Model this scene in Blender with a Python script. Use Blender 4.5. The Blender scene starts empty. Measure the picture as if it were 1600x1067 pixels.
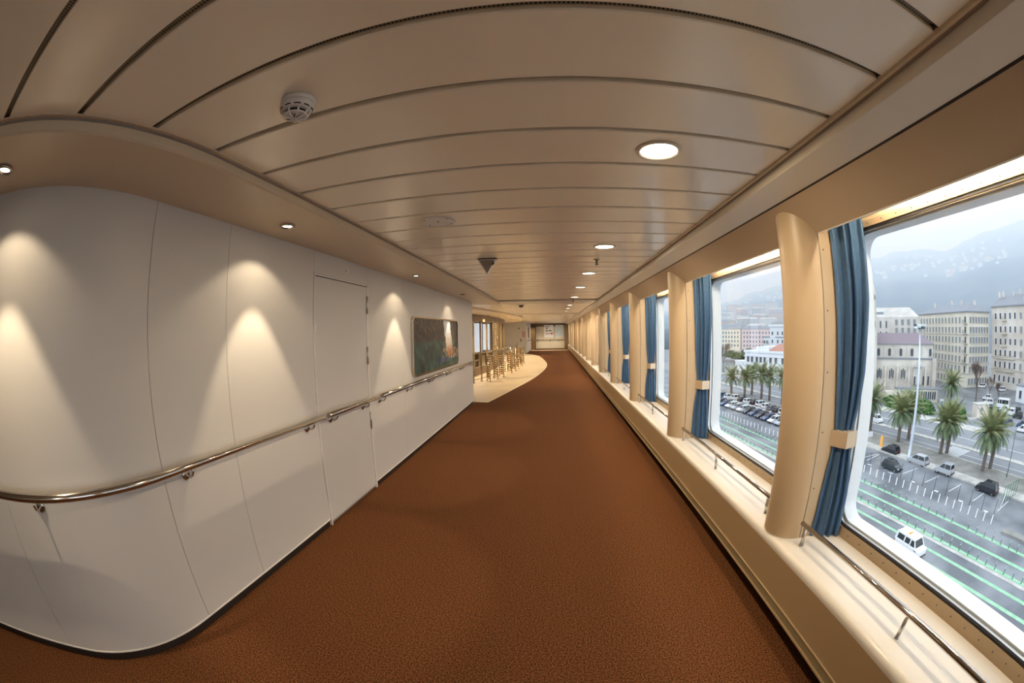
import bpy, bmesh, math, random
from mathutils import Vector, Matrix
random.seed(7)
sc = bpy.context.scene
COL = sc.collection
PI = math.pi

# ---------------------------------------------------------------- camera
# deck floor is z = 0, the corridor runs along +Y, the sea side is +X.
CAMZ = 1.56
cam_d = bpy.data.cameras.new('camera')
cam = bpy.data.objects.new('camera', cam_d)
COL.objects.link(cam)
cam_d.type = 'PANO'
_c = cam_d.cycles if hasattr(cam_d, 'cycles') and hasattr(cam_d.cycles, 'panorama_type') else cam_d
_c.panorama_type = 'FISHEYE_EQUISOLID'          # the photograph was taken with a diagonal fisheye lens
_c.fisheye_lens = 644.674 / 1600 * 36.0
_c.fisheye_fov = math.radians(230)
cam_d.sensor_fit = 'HORIZONTAL'
cam_d.sensor_width = 36.0
cam_d.clip_start = 0.01
cam_d.clip_end = 9000
def cam_matrix(yaw, pitch, roll):
    cy, sy, cp, sp, cr, sr = math.cos(yaw), math.sin(yaw), math.cos(pitch), math.sin(pitch), math.cos(roll), math.sin(roll)
    Rr = Matrix(((cr, -sr, 0), (sr, cr, 0), (0, 0, 1)))
    Rp = Matrix(((1, 0, 0), (0, cp, sp), (0, -sp, cp)))
    Ry = Matrix(((cy, 0, sy), (0, 1, 0), (-sy, 0, cy)))
    M = Matrix(((1, 0, 0), (0, 0, 1), (0, 1, 0)))
    R = M @ Ry @ Rp @ Rr                        # columns: right, up, forward
    B = Matrix((R.col[0], R.col[1], -R.col[2])).transposed()
    return Matrix.Translation((0, 0, CAMZ)) @ B.to_4x4()
cam.matrix_world = cam_matrix(-0.1025, -2.25136822e-02, -1.63061221e-02)
sc.camera = cam

# ---------------------------------------------------------------- sky, sun, exposure
world = bpy.data.worlds.new('overcast_sky'); sc.world = world
world.use_nodes = True
_n, _l = world.node_tree.nodes, world.node_tree.links
bg = _n['Background']
tc = _n.new('ShaderNodeTexCoord'); mp = _n.new('ShaderNodeMapping'); nz = _n.new('ShaderNodeTexNoise'); cr = _n.new('ShaderNodeValToRGB')
mp.inputs['Scale'].default_value = (1.0, 1.0, 4.0)
mp.inputs['Rotation'].default_value = (0.15, 0.1, 0)
nz.inputs['Scale'].default_value = 2.2; nz.inputs['Detail'].default_value = 4; nz.inputs['Roughness'].default_value = 0.5
cr.color_ramp.elements[0].position = 0.38; cr.color_ramp.elements[0].color = (0.60, 0.72, 0.90, 1)
cr.color_ramp.elements[1].position = 0.68; cr.color_ramp.elements[1].color = (0.93, 0.93, 0.95, 1)
_l.new(tc.outputs['Generated'], mp.inputs['Vector']); _l.new(mp.outputs['Vector'], nz.inputs['Vector'])
_l.new(nz.outputs['Fac'], cr.inputs['Fac']); _l.new(cr.outputs['Color'], bg.inputs['Color'])
SKY = 2.0
bg.inputs['Strength'].default_value = SKY
sc.view_settings.view_transform = 'Standard'
sc.view_settings.look = 'None'
sc.view_settings.exposure = 0.3
sc.cycles.volume_bounces = 4
sc.view_settings.gamma = 1.0
sc.view_settings.use_curve_mapping = False
DOWN_W = 15.5      # watts of a ceiling downlight
WASH_W = 8.5      # watts of a wall washer
COVE_E = 100.0     # emission of the hidden tubes over the windows
WARM = (1.0, 0.80, 0.55)

# ---------------------------------------------------------------- materials
def mat(name, base, rough=0.5, metal=0.0, spec=0.5, noise=None, bump=None, emit=None, trans=0.0, ior=1.45, coat=0.0, coord='Object', alpha=1.0):
    """principled; noise=(scale, colour2, low, high) mixes a second colour by a noise, bump=(scale, strength)"""
    m = bpy.data.materials.new(name); m.use_nodes = True
    nt = m.node_tree; p = nt.nodes['Principled BSDF']
    p.inputs['Base Color'].default_value = (*base, 1)
    p.inputs['Roughness'].default_value = rough; p.inputs['Metallic'].default_value = metal
    p.inputs['Specular IOR Level'].default_value = spec
    p.inputs['IOR'].default_value = ior
    p.inputs['Transmission Weight'].default_value = trans
    p.inputs['Coat Weight'].default_value = coat
    p.inputs['Alpha'].default_value = alpha
    if emit:
        p.inputs['Emission Color'].default_value = (*emit[0], 1); p.inputs['Emission Strength'].default_value = emit[1]
    if noise or bump:
        t = nt.nodes.new('ShaderNodeTexCoord')
    if noise:
        n = nt.nodes.new('ShaderNodeTexNoise'); n.inputs['Scale'].default_value = noise[0]; n.inputs['Detail'].default_value = 5
        r = nt.nodes.new('ShaderNodeValToRGB')
        r.color_ramp.elements[0].position = noise[2]; r.color_ramp.elements[0].color = (*base, 1)
        r.color_ramp.elements[1].position = noise[3]; r.color_ramp.elements[1].color = (*noise[1], 1)
        nt.links.new(t.outputs[coord], n.inputs['Vector']); nt.links.new(n.outputs['Fac'], r.inputs['Fac'])
        nt.links.new(r.outputs['Color'], p.inputs['Base Color'])
    if bump:
        n = nt.nodes.new('ShaderNodeTexNoise'); n.inputs['Scale'].default_value = bump[0]; n.inputs['Detail'].default_value = 4
        b = nt.nodes.new('ShaderNodeBump'); b.inputs['Strength'].default_value = bump[1]; b.inputs['Distance'].default_value = 0.01
        nt.links.new(t.outputs[coord], n.inputs['Vector']); nt.links.new(n.outputs['Fac'], b.inputs['Height'])
        nt.links.new(b.outputs['Normal'], p.inputs['Normal'])
    return m
M = {}
M['wall'] = mat('white_laminate', (0.61, 0.588, 0.55), 0.42, bump=(260, 0.02))
M['wall_edge'] = mat('white_edge_trim', (0.80, 0.76, 0.70), 0.35)
M['joint'] = mat('joint_shadow_line', (0.30, 0.26, 0.22), 0.6)
M['soffit'] = mat('cream_soffit_paint', (0.66, 0.55, 0.40), 0.38)
M['ceil'] = mat('cream_ceiling_metal', (0.90, 0.83, 0.68), 0.23, 0.0, spec=1.0)
M['beam'] = mat('cream_beam_metal', (0.72, 0.66, 0.55), 0.34)
M['cream'] = mat('cream_window_panel', (0.52, 0.39, 0.245), 0.40, bump=(300, 0.01))
M['sill'] = mat('cream_sill_laminate', (0.71, 0.665, 0.59), 0.26, spec=0.55)
M['front'] = mat('tan_sill_front', (0.44, 0.32, 0.18), 0.42, bump=(300, 0.01))
M['header'] = mat('cream_header_panel', (0.48, 0.37, 0.25), 0.42)
M['brass'] = mat('brushed_trim', (0.34, 0.29, 0.16), 0.45, 0.2)
M['bead'] = mat('bright_bead', (0.72, 0.58, 0.36), 0.3, 0.4)
M['chrome'] = mat('polished_steel', (0.56, 0.52, 0.47), 0.10, 1.0)
M['steel'] = mat('satin_steel', (0.62, 0.58, 0.52), 0.28, 1.0)
M['dark'] = mat('dark_baseboard', (0.020, 0.013, 0.010), 0.6)
M['black'] = mat('black_rubber', (0.012, 0.012, 0.014), 0.45)
M['carpet'] = mat('rust_carpet', (0.036, 0.013, 0.005), 0.95, spec=0.1, noise=(120, (0.220, 0.088, 0.032), 0.38, 0.66), bump=(150, 0.6))
M['tile'] = mat('cream_stone_floor', (0.74, 0.62, 0.43), 0.30, noise=(1.3, (0.64, 0.52, 0.34), 0.4, 0.7))
M['tile_edge'] = mat('pale_floor_edge', (0.85, 0.74, 0.55), 0.35)
M['white'] = mat('white_plastic', (0.72, 0.69, 0.65), 0.35)
M['hull'] = mat('white_hull_paint', (0.86, 0.88, 0.90), 0.35)
M['flange'] = mat('bronze_frame', (0.42, 0.31, 0.19), 0.35, 0.25)
M['curtain'] = mat('blue_curtain_cloth', (0.058, 0.120, 0.225), 0.6, spec=0.35, noise=(30, (0.068, 0.138, 0.25), 0.35, 0.7), bump=(500, 0.06))
M['tie'] = mat('gilt_tieback', (0.66, 0.52, 0.36), 0.3, 0.4)
M['gold'] = mat('gold_slat', (0.75, 0.50, 0.20), 0.25, 0.8)
M['brown'] = mat('brown_panel', (0.16, 0.095, 0.04), 0.4)
M['lamp'] = mat('lamp_diffuser', (1, 0.95, 0.85), 0.5, emit=((1.0, 0.86, 0.62), 9.0))
M['spotlamp'] = mat('spot_lens', (1, 0.95, 0.85), 0.5, emit=((1.0, 0.88, 0.66), 10.0))
M['tube'] = mat('fluorescent_tube', (1, 0.95, 0.85), 0.5, emit=((1.0, 0.87, 0.66), COVE_E))
# plain window glass: lets light straight through, weak mirror reflection
gm = bpy.data.materials.new('window_glass'); gm.use_nodes = True
_nt = gm.node_tree; _nt.nodes.clear()
_o = _nt.nodes.new('ShaderNodeOutputMaterial'); _t = _nt.nodes.new('ShaderNodeBsdfTransparent'); _g = _nt.nodes.new('ShaderNodeBsdfGlossy'); _mx = _nt.nodes.new('ShaderNodeMixShader'); _f = _nt.nodes.new('ShaderNodeMapRange'); _lw = _nt.nodes.new('ShaderNodeLayerWeight')
_t.inputs['Color'].default_value = (0.96, 0.98, 0.98, 1); _g.inputs['Roughness'].default_value = 0.0
_lw.inputs['Blend'].default_value = 0.25; _f.inputs['To Min'].default_value = 0.012; _f.inputs['To Max'].default_value = 0.14
_nt.links.new(_lw.outputs['Fresnel'], _f.inputs['Value']); _nt.links.new(_f.outputs[0], _mx.inputs[0]); _nt.links.new(_t.outputs[0], _mx.inputs[1]); _nt.links.new(_g.outputs[0], _mx.inputs[2]); _nt.links.new(_mx.outputs[0], _o.inputs['Surface'])
M['glass'] = gm
# perforated dark strip between the ceiling panels: rows of punched holes
pm = mat('perforated_strip', (0.10, 0.082, 0.055), 0.5); M['perf'] = pm
_nt = pm.node_tree; _p = _nt.nodes['Principled BSDF']
_t = _nt.nodes.new('ShaderNodeTexCoord'); _v = _nt.nodes.new('ShaderNodeVectorMath'); _v.operation = 'MULTIPLY'; _v.inputs[1].default_value = (95, 95, 0)
_fr = _nt.nodes.new('ShaderNodeVectorMath'); _fr.operation = 'FRACTION'; _d = _nt.nodes.new('ShaderNodeVectorMath'); _d.operation = 'DISTANCE'; _d.inputs[1].default_value = (0.5, 0.5, 0)
_lt = _nt.nodes.new('ShaderNodeMath'); _lt.operation = 'LESS_THAN'; _lt.inputs[1].default_value = 0.33
_mx = _nt.nodes.new('ShaderNodeMix'); _mx.data_type = 'RGBA'; _mx.inputs[6].default_value = (0.30, 0.25, 0.16, 1); _mx.inputs[7].default_value = (0.008, 0.007, 0.006, 1)
_nt.links.new(_t.outputs['Object'], _v.inputs[0]); _nt.links.new(_v.outputs[0], _fr.inputs[0]); _nt.links.new(_fr.outputs[0], _d.inputs[0]); _nt.links.new(_d.outputs['Value'], _lt.inputs[0]); _nt.links.new(_lt.outputs[0], _mx.inputs[0]); _nt.links.new(_mx.outputs[2], _p.inputs['Base Color'])

# ---------------------------------------------------------------- mesh builder
class MB:
    def __init__(s): s.v = []; s.f = []; s.sm = []
    def add(s, vs, fs, smooth=False):
        b = len(s.v); s.v += [tuple(v) for v in vs]; s.f += [[b + i for i in f] for f in fs]; s.sm += [smooth] * len(fs); return s
    def box(s, x0, y0, z0, x1, y1, z1):
        x0, x1 = min(x0, x1), max(x0, x1); y0, y1 = min(y0, y1), max(y0, y1); z0, z1 = min(z0, z1), max(z0, z1)
        return s.add([(x0,y0,z0),(x1,y0,z0),(x1,y1,z0),(x0,y1,z0),(x0,y0,z1),(x1,y0,z1),(x1,y1,z1),(x0,y1,z1)],
                     [(0,3,2,1),(4,5,6,7),(0,1,5,4),(1,2,6,5),(2,3,7,6),(3,0,4,7)])
    def prism(s, poly, axis, a, b, smooth=False):
        """poly: 2D points (counter-clockwise) in the two axes other than 'axis', extruded from a to b"""
        n = len(poly)
        def P(p, t):
            return {'x': (t, p[0], p[1]), 'y': (p[0], t, p[1]), 'z': (p[0], p[1], t)}[axis]
        vs = [P(p, a) for p in poly] + [P(p, b) for p in poly]
        fs = [tuple(range(n)), tuple(range(2 * n - 1, n - 1, -1))]
        s.add(vs, fs)
        base = len(s.v) - 2 * n
        for i in range(n):
            j = (i + 1) % n
            s.f.append([base + j, base + i, base + n + i, base + n + j]); s.sm.append(smooth)
        return s
    def loft(s, rings, closed=True, caps=True, smooth=True):
        n = len(rings[0]); b = len(s.v)
        for r in rings: s.v += [tuple(p) for p in r]
        for k in range(len(rings) - 1):
            for i in range(n if closed else n - 1):
                j = (i + 1) % n
                s.f.append([b + k*n + i, b + k*n + j, b + (k+1)*n + j, b + (k+1)*n + i]); s.sm.append(smooth)
        if caps and closed:
            s.f.append([b + i for i in range(n - 1, -1, -1)]); s.sm.append(False)
            s.f.append([b + (len(rings)-1)*n + i for i in range(n)]); s.sm.append(False)
        return s
    def lathe(s, prof, c=(0,0,0), n=24, axis='z', smooth=True):
        rings = []
        for r, h in prof:
            ring = []
            for i in range(n):
                a = 2*PI*i/n; u, w = r*math.cos(a), r*math.sin(a)
                ring.append({'z': (c[0]+u, c[1]+w, c[2]+h), 'y': (c[0]+w, c[1]+h, c[2]+u), 'x': (c[0]+h, c[1]+u, c[2]+w)}[axis])
            rings.append(ring)
        return s.loft(rings, smooth=smooth)
    def tube(s, pts, r, n=10, smooth=True):
        pts = [Vector(p) for p in pts]; rings = []
        rr = r if isinstance(r, (list, tuple)) else [r] * len(pts)
        up = None
        for i, p in enumerate(pts):
            d = (pts[min(i+1, len(pts)-1)] - pts[max(i-1, 0)]).normalized()
            if up is None: up = Vector((0,0,1)) if abs(d.z) < 0.9 else Vector((1,0,0))
            a = d.cross(up).normalized(); up = a.cross(d).normalized()
            rings.append([p + rr[i]*(math.cos(2*PI*k/n)*a + math.sin(2*PI*k/n)*up) for k in range(n)])
        return s.loft(rings, smooth=smooth)
    def mesh(s, name, recalc=True):
        me = bpy.data.meshes.new(name); me.from_pydata(s.v, [], s.f)
        if any(s.sm): me.polygons.foreach_set('use_smooth', s.sm)
        if recalc and len(me.polygons) > 1:
            b = bmesh.new(); b.from_mesh(me); bmesh.ops.recalc_face_normals(b, faces=b.faces); b.to_mesh(me); b.free()
        me.update(); return me
    def build(s, name, m, parent=None, fix=True, loc=None):
        me = s.mesh(name, fix)
        if isinstance(m, str): m = M[m]
        me.materials.append(m)
        return link(name, me, parent, loc)
def link(name, data, parent=None, loc=None):
    o = bpy.data.objects.new(name, data); COL.objects.link(o)
    if parent is not None:
        o.parent = parent
        if loc is None:                       # geometry given in world coordinates under a thing's Empty
            o.location = -parent.location if parent.data is None else Vector((0, 0, 0))
        else: o.location = loc
    elif loc is not None: o.location = loc
    return o
def tag(o, label=None, cat=None, group=None, kind=None):
    if label: o['label'] = label
    if cat: o['category'] = cat
    if group: o['group'] = group
    if kind: o['kind'] = kind
    return o
def thing(name, label, cat, loc=(0,0,0), group=None, kind=None):
    o = bpy.data.objects.new(name, None); COL.objects.link(o); o.empty_display_size = 0.1
    o.location = loc
    return tag(o, label, cat, group, kind)
def struct(name, label=None, loc=(0,0,0)):
    o = bpy.data.objects.new(name, None); COL.objects.link(o); o.location = loc
    return tag(o, label, None, None, 'structure')
def copy_tree(o, parent=None):
    c = o.copy(); COL.objects.link(c); c.parent = parent
    for ch in list(o.children): copy_tree(ch, c)
    return c
ORD = ['nearest','second','third','fourth','fifth','sixth','seventh','eighth','ninth','tenth','eleventh','twelfth','thirteenth','fourteenth','fifteenth','sixteenth','seventeenth','eighteenth','nineteenth','twentieth','twenty-first','twenty-second','twenty-third','twenty-fourth','twenty-fifth','twenty-sixth','twenty-seventh','twenty-eighth','twenty-ninth','thirtieth']
def rrect(cx, cy, w, h, r, n=8):
    """rounded rectangle outline, counter-clockwise"""
    pts = []
    for (sx, sy, a0) in ((1,1,0),(-1,1,90),(-1,-1,180),(1,-1,270)):
        for k in range(n + 1):
            a = math.radians(a0 + 90*k/n); pts.append((cx + sx*(w/2 - r) + r*math.cos(a), cy + sy*(h/2 - r) + r*math.sin(a)))
    return pts
def ring_prism(mb, outer, inner, axis, a, b, smooth=False):
    n = len(outer)
    def P(p, t): return {'x': (t, p[0], p[1]), 'y': (p[0], t, p[1]), 'z': (p[0], p[1], t)}[axis]
    base = len(mb.v)
    mb.v += [P(p, a) for p in outer] + [P(p, a) for p in inner] + [P(p, b) for p in outer] + [P(p, b) for p in inner]
    for i in range(n):
        j = (i + 1) % n
        for q in ((i, j, n+j, n+i), (2*n+i, 3*n+i, 3*n+j, 2*n+j), (i, 2*n+i, 2*n+j, j), (n+i, n+j, 3*n+j, 3*n+i)):
            mb.f.append([base + k for k in q]); mb.sm.append(False)
    return mb
# ================================================================ THE SETTING
Y0, YE = -4.5, 36.0
ZC, ZS = 2.28, 2.225           # ceiling, left soffit
# ---- floor
fl = struct('floor', 'rust brown speckled carpet running down the corridor')
MB().box(-9, Y0-0.2, -0.06, 1.34, YE+1.6, 0).build('carpet', 'carpet', fl)
tile_pts = [(-1.80,9.05),(-1.50,9.02),(-1.16,11.0),(-0.72,13.8),(-0.44,16.8),(-0.37,19.3),(-0.52,21.9),(-0.96,26.0),(-1.45,28.0),(-1.95,29.2)]
def smooth_path(p, n=8):
    out = []
    for i in range(len(p)-1):
        a, b, c, d = p[max(i-1,0)], p[i], p[i+1], p[min(i+2,len(p)-1)]
        for k in range(n):
            t = k/n
            out.append(tuple(0.5*((2*b[j]) + (c[j]-a[j])*t + (2*a[j]-5*b[j]+4*c[j]-d[j])*t*t + (-a[j]+3*b[j]-3*c[j]+d[j])*t**3) for j in range(2)))
    return out + [p[-1]]
tcurve = [tile_pts[0]] + smooth_path(tile_pts[1:], 6)
MB().prism(tcurve + [(-8.9,29.2),(-8.9,9.05)], 'z', 0.0, 0.006).build('stone_floor', 'tile', fl)
edge = MB(); k = 0.035
for (a, b) in zip(tcurve[:-1], tcurve[1:]):
    d = Vector((b[0]-a[0], b[1]-a[1], 0)).normalized(); nrm = Vector((d.y, -d.x, 0))*k*0.5
    edge.prism([(a[0]-nrm.x, a[1]-nrm.y), (a[0]+nrm.x, a[1]+nrm.y), (b[0]+nrm.x, b[1]+nrm.y), (b[0]-nrm.x, b[1]-nrm.y)], 'z', 0.0, 0.010)
edge.build('stone_edge', 'tile_edge', fl)

# ---- ceiling of separate metal panels
ce = struct('ceiling', 'cream metal ceiling of wide cross panels with dark joints')
PITCH, GAP, PH = 0.325, 0.026, 0.032
def panel_mesh(x0, x1):
    w = PITCH - GAP; c = 0.004
    m = MB().prism([(0,0.02),(0,c),(c,0),(w-c,0),(w,c),(w,0.02)], 'x', x0, x1).mesh('ceiling_panel'); m.materials.append(M['ceil']); return m
pm_main, pm_wide, pm_far = panel_mesh(-1.31, 0.998), panel_mesh(-5.4, 0.998), panel_mesh(-3.2, 0.998)
BEAMS = [(9.46, 10.34), (16.40, 17.30)]
k = -13
while True:
    y = PH + PITCH*k + GAP/2; k += 1
    if y > YE - 0.3: break
    if any(y + PITCH > b0 and y < b1 for b0, b1 in BEAMS): continue
    link('ceiling_panel', pm_wide if y < 1.2 else (pm_main if y < 9.5 else pm_far), ce, Vector((0, y, ZC)))
MB().box(-5.4, Y0, ZC+0.021, 1.0, 1.4, ZC+0.03).box(-3.2, 1.4, ZC+0.021, 1.0, YE, ZC+0.03).build('joint_strip', 'perf', ce)
for b0, b1 in BEAMS:
    MB().box(-3.2, b0, ZC-0.012, 1.0, b1, ZC+0.02).build('cross_beam', 'beam', ce)
MB().box(-9, Y0, ZC+0.04, 2.0, YE+2, ZC+0.10).build('deckhead', 'dark', ce)
# trim_1 : right edge of the ceiling panels, trim_2: left
t1 = struct('trim_1'); MB().box(0.992, Y0, ZC-0.010, 1.006, YE, ZC+0.005).build('edge_angle', 'soffit', t1)

# ---- left wall on its plan path
AX, AY, AR, PHI = -2.846, 1.05, 1.05, math.radians(49)
S0 = 8.9                                        # s runs from the far end (y = 8.9) towards the camera and round the bend
SA = S0 - AY; SB = SA + AR*PHI
def wp(s, d):
    if s <= SA: return Vector((AX + AR + d, S0 - s, 0))
    if s <= SB:
        a = (s - SA)/AR; return Vector((AX + (AR+d)*math.cos(a), AY - (AR+d)*math.sin(a), 0))
    c, q = math.cos(PHI), math.sin(PHI); e = s - SB
    return Vector((AX + (AR+d)*c - q*e, AY - (AR+d)*q - c*e, 0))
def stations(s0, s1):
    st = [s0]
    if s1 > SA and s0 < SB:
        lo, hi = max(s0, SA), min(s1, SB); n = max(2, int((hi-lo)/0.06))
        st += [lo + (hi-lo)*i/n for i in range(n+1)]
    st.append(s1)
    return [x for i, x in enumerate(st) if i == 0 or x - st[i-1] > 1e-6]
def path_slab(s0, s1, prof):
    """prof: (d, z) section carried along the wall path"""
    return MB().loft([[(*wp(s, d).xy, z) for d, z in prof] for s in stations(s0, s1)], smooth=False)
wl = struct('wall_left', 'white laminate wall curving away at the left')
SEND = SB + 4.0
joints = [0.0, 2.35, S0-4.651, S0-3.685, S0-2.692, S0-1.713, S0-1.111, SB+0.13, SB+1.33, SB+2.6, SEND]
for a, b in zip(joints[:-1], joints[1:]):
    z0 = 2.05 if abs(a - (S0-3.685)) < 1e-6 else 0.062
    g = 0.0016
    sl = path_slab(a+g, b-g, [(0,z0),(0,2.23),(-0.02,2.23),(-0.02,z0)])
    o = sl.build('wall_panel', 'wall', wl)
    if b > SA:
        for p in o.data.polygons: p.use_smooth = abs(p.normal.z) < 0.5
        o.data.set_sharp_from_angle(angle=math.radians(40))
path_slab(0.0, SEND, [(-0.021,0.0),(-0.021,2.3),(-0.06,2.3),(-0.06,0.0)]).build('wall_backing', 'joint', wl)
bb = struct('baseboard_left', 'dark recessed baseboard under the white wall')
for a, b in ((0.0, S0-3.70), (S0-2.68, SEND)):
    path_slab(a, b, [(-0.012,0),(-0.012,0.064),(-0.025,0.064),(-0.025,0)]).build('plinth', 'dark', bb)
t2 = struct('trim_2', 'thin bright edge along the foot of the white wall')
for a, b in ((0.0, S0-3.70), (S0-2.68, SEND)):
    path_slab(a, b, [(0.0,0.058),(0.004,0.058),(0.004,0.067),(0.0,0.067)]).build('edge_strip', 'wall_edge', t2)
# end of the wall towards the lounge
MB().box(-2.6, S0-0.001, 0, AX+AR, S0+0.03, 2.3).build('wall_end', 'wall', wl)
# soffit with its raised lip
so = struct('trim_3', 'lowered cream soffit along the white wall with small spotlights')
LIP = 0.548
sf = path_slab(-0.56, SEND, [(-0.05,ZS),(LIP-0.008,ZS),(LIP,ZS+0.008),(LIP,ZC+0.015),(LIP-0.02,ZC+0.015),(LIP-0.02,ZS+0.02),(-0.05,ZS+0.02)]).build('soffit_panel', 'soffit', so)
for p in sf.data.polygons: p.use_smooth = True
sf.data.set_sharp_from_angle(angle=math.radians(35))
path_slab(-0.56, SEND, [(LIP+0.002,ZC-0.004),(LIP+0.026,ZC-0.004),(LIP+0.026,ZC+0.002),(LIP+0.002,ZC+0.002)]).build('lip_angle', 'soffit', so)
path_slab(-0.56, SEND, [(LIP+0.0005,ZC-0.012),(LIP+0.006,ZC-0.012),(LIP+0.006,ZC-0.005),(LIP+0.0005,ZC-0.005)]).build('lip_shadow_joint', 'joint', so)
# space behind the camera
wb = struct('wall_back'); MB().box(-5.5, Y0-0.1, 0, 1.8, Y0, 2.4).build('panel', 'wall', wb)
wn = struct('wall_back_left'); MB().box(-5.5, Y0, 0, -5.4, -1.9, 2.4).build('panel', 'wall', wn)

# ---- door 1 in the left wall
xw = AX + AR
d1 = struct('door_1', 'flush white service door in the left wall', (xw, 3.19, 0))
ya, yb = 2.700, 3.677
MB().box(xw-0.018, ya+0.006, 0.035, xw+0.001, yb-0.022, 2.026).build('door_leaf', 'wall', d1)
fr = MB().box(xw-0.02, ya-0.006, 0.0, xw+0.006, ya+0.004, 2.06).box(xw-0.02, yb-0.018, 0.0, xw+0.004, yb+0.006, 2.06).box(xw-0.02, ya, 2.031, xw+0.004, yb, 2.046)
fr.build('door_frame', 'wall_edge', d1)
MB().box(xw-0.004, ya, 2.026, xw+0.0045, yb-0.016, 2.033).build('top_seal', 'dark', d1)
for z in (1.79, 1.30, 0.66):
    h = MB().lathe([(0.010,-0.085),(0.010,0.085)], (xw+0.006, yb-0.020, z+0.06), 12).build('hinge', 'steel', d1)
MB().box(xw, ya-0.003, 1.585, xw+0.012, ya+0.012, 1.66).build('latch_plate', 'wall_edge', d1)
pl = MB().box(xw, 3.215, 2.115, xw+0.003, 3.275, 2.15).build('door_number_plate', 'white', d1)
MB().box(xw+0.003, 3.225, 2.124, xw+0.004, 3.231, 2.142).box(xw+0.003, 3.231, 2.13, xw+0.004, 3.238, 2.136).build('plate_mark', 'dark', pl)

# ---- handrails on the left wall
RZ, RD, RR = 0.945, 0.078, 0.021
def bracket(parent, s):
    b = wp(s, 0.0); r = wp(s, RD); n = (r-b).normalized()
    mb = MB()
    ring = []
    t = Vector((-n.y, n.x, 0))
    zc = RZ - 0.062
    for k_, (rad, dd) in enumerate(((0.030,0.0),(0.030,0.006),(0.022,0.012),(0.008,0.013))):
        ring.append([b + n*dd + rad*(math.cos(2*PI*i/16)*t + math.sin(2*PI*i/16)*Vector((0,0,1))) + Vector((0,0,zc)) for i in range(16)])
    mb.loft(ring)
    mb.tube([b + n*0.008 + Vector((0,0,zc)), b + n*0.045 + Vector((0,0,zc-0.006)), b + n*0.066 + Vector((0,0,zc+0.008)), r + Vector((0,0,zc+0.028)), r + Vector((0,0,RZ-0.012))], 0.0075, 8)
    return mb.build('bracket', 'chrome', parent)
def rail(parent, s0, s1, name='tube'):
    st = stations(s0, s1)
    if st[-1] - st[0] > 0 and len(st) == 2: st = [st[0], (st[0]+st[1])/2, st[1]]
    pts = [wp(s, RD) + Vector((0,0,RZ)) for s in st]
    return MB().tube(pts, RR, 16).build(name, 'chrome', parent)
h1 = thing('handrail', 'polished steel handrail curving round the bend of the white wall', 'handrail', wp(S0-1.5, 0))
rail(h1, S0-2.665, SB+3.4)
for s in (S0-2.52, S0-1.27, SB-0.15, SB+0.9, SB+2.0): bracket(h1, s)
rail(d1, S0-3.655, S0-2.74, 'door_rail')
for s in (S0-2.88, S0-3.50): bracket(d1, s)
h2 = thing('handrail', 'polished steel handrail under the framed picture', 'handrail', wp(S0-6, 0))
rail(h2, -0.28, S0-3.80)
for y in (3.90, 4.74, 5.66, 6.66, 7.66, 8.62): bracket(h2, S0-y)

# ---- right side: sill unit, window wall, pillars
XF = 1.18                                       # front of the sill unit
wr = struct('wall_right', 'cream window wall with a deep low sill')
MB().box(XF+0.10, Y0, 0, XF+0.13, YE, 0.14).build('toe_kick', 'dark', wr)
nose = [(XF,0.415),(XF,0.425)] + [(XF+0.035-0.035*math.cos(a), 0.425+0.035*math.sin(a)) for a in [math.radians(q) for q in (15,30,45,60,75,90)]] + [(1.585,0.46),(1.585,0.40),(XF+0.03,0.40),(XF+0.03,0.415)]
sn = MB().prism(nose[::-1], 'y', Y0, YE, smooth=True).build('sill_board', 'sill', wr)
sn.data.set_sharp_from_angle(angle=math.radians(35))
MB().box(XF+0.0002, Y0, 0.178, XF+0.03, YE, 0.4145).build('front_panel', 'front', wr)
MB().box(XF+0.012, Y0, 0.108, XF+0.12, YE, 0.178).build('skirting_core', 'dark', wr)
yy = [Y0, -1.38, 0.94, 3.26, 5.58, 7.9, 10.2, 12.5, 14.8, 17.1, 19.4, 21.7, 24, 26.3, 28.6, 30.9, 33.2, YE]
for a, b in zip(yy[:-1], yy[1:]):
    MB().box(XF-0.002, a+0.0015, 0.122, XF+0.02, b-0.0015, 0.172).build('skirting_strip', 'brass', wr)
MB().box(XF-0.006, Y0, 0.170, XF+0.02, YE, 0.1765).build('skirting_bead', 'bead', wr)
MB().box(XF-0.006, Y0, 0.106, XF+0.02, YE, 0.120).build('skirting_bead', 'bead', wr)
MB().box(1.02, Y0, ZC, 1.17, YE, ZC+0.04).prism([(1.02,ZC+0.01),(1.02,2.227),(1.160,2.189),(1.160,ZC+0.01)], 'y', Y0, YE).build('bulkhead', 'beam', wr)
MB().prism([(1.006,ZC-0.012),(1.020,ZC-0.012),(1.020,ZC+0.004),(1.006,ZC+0.004)], 'y', Y0, YE).build('ceiling_joint', 'joint', wr)
MB().prism([(1.1605,2.186),(1.166,2.182),(1.166,2.21),(1.1605,2.21)], 'y', Y0, YE).build('header_joint', 'dark', wr)
MB().prism([(1.166,2.182),(1.338,2.031),(1.350,2.043),(1.178,2.196)], 'y', Y0, YE).build('header_board', 'header', wr)
MB().prism([(1.336,2.0275),(1.347,2.0275),(1.353,2.043),(1.342,2.043)], 'y', Y0, YE).build('header_edge', 'wall_edge', wr)
MB().box(1.16, Y0, 2.30, 1.60, YE, 2.32).build('cove_top', 'white', wr)
BP, BY = 2.294, 0.678                            # window pitch and the centre of the nearest window
ZW0, ZW1, HW = 0.522, 2.056, 0.985
zc_, hh = (ZW0+ZW1)/2, ZW1-ZW0
def sq(cx, cy, w, h, n=8):                       # rectangle sampled like rrect
    return rrect(cx, cy, w, h, 0.0005, n)
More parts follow.
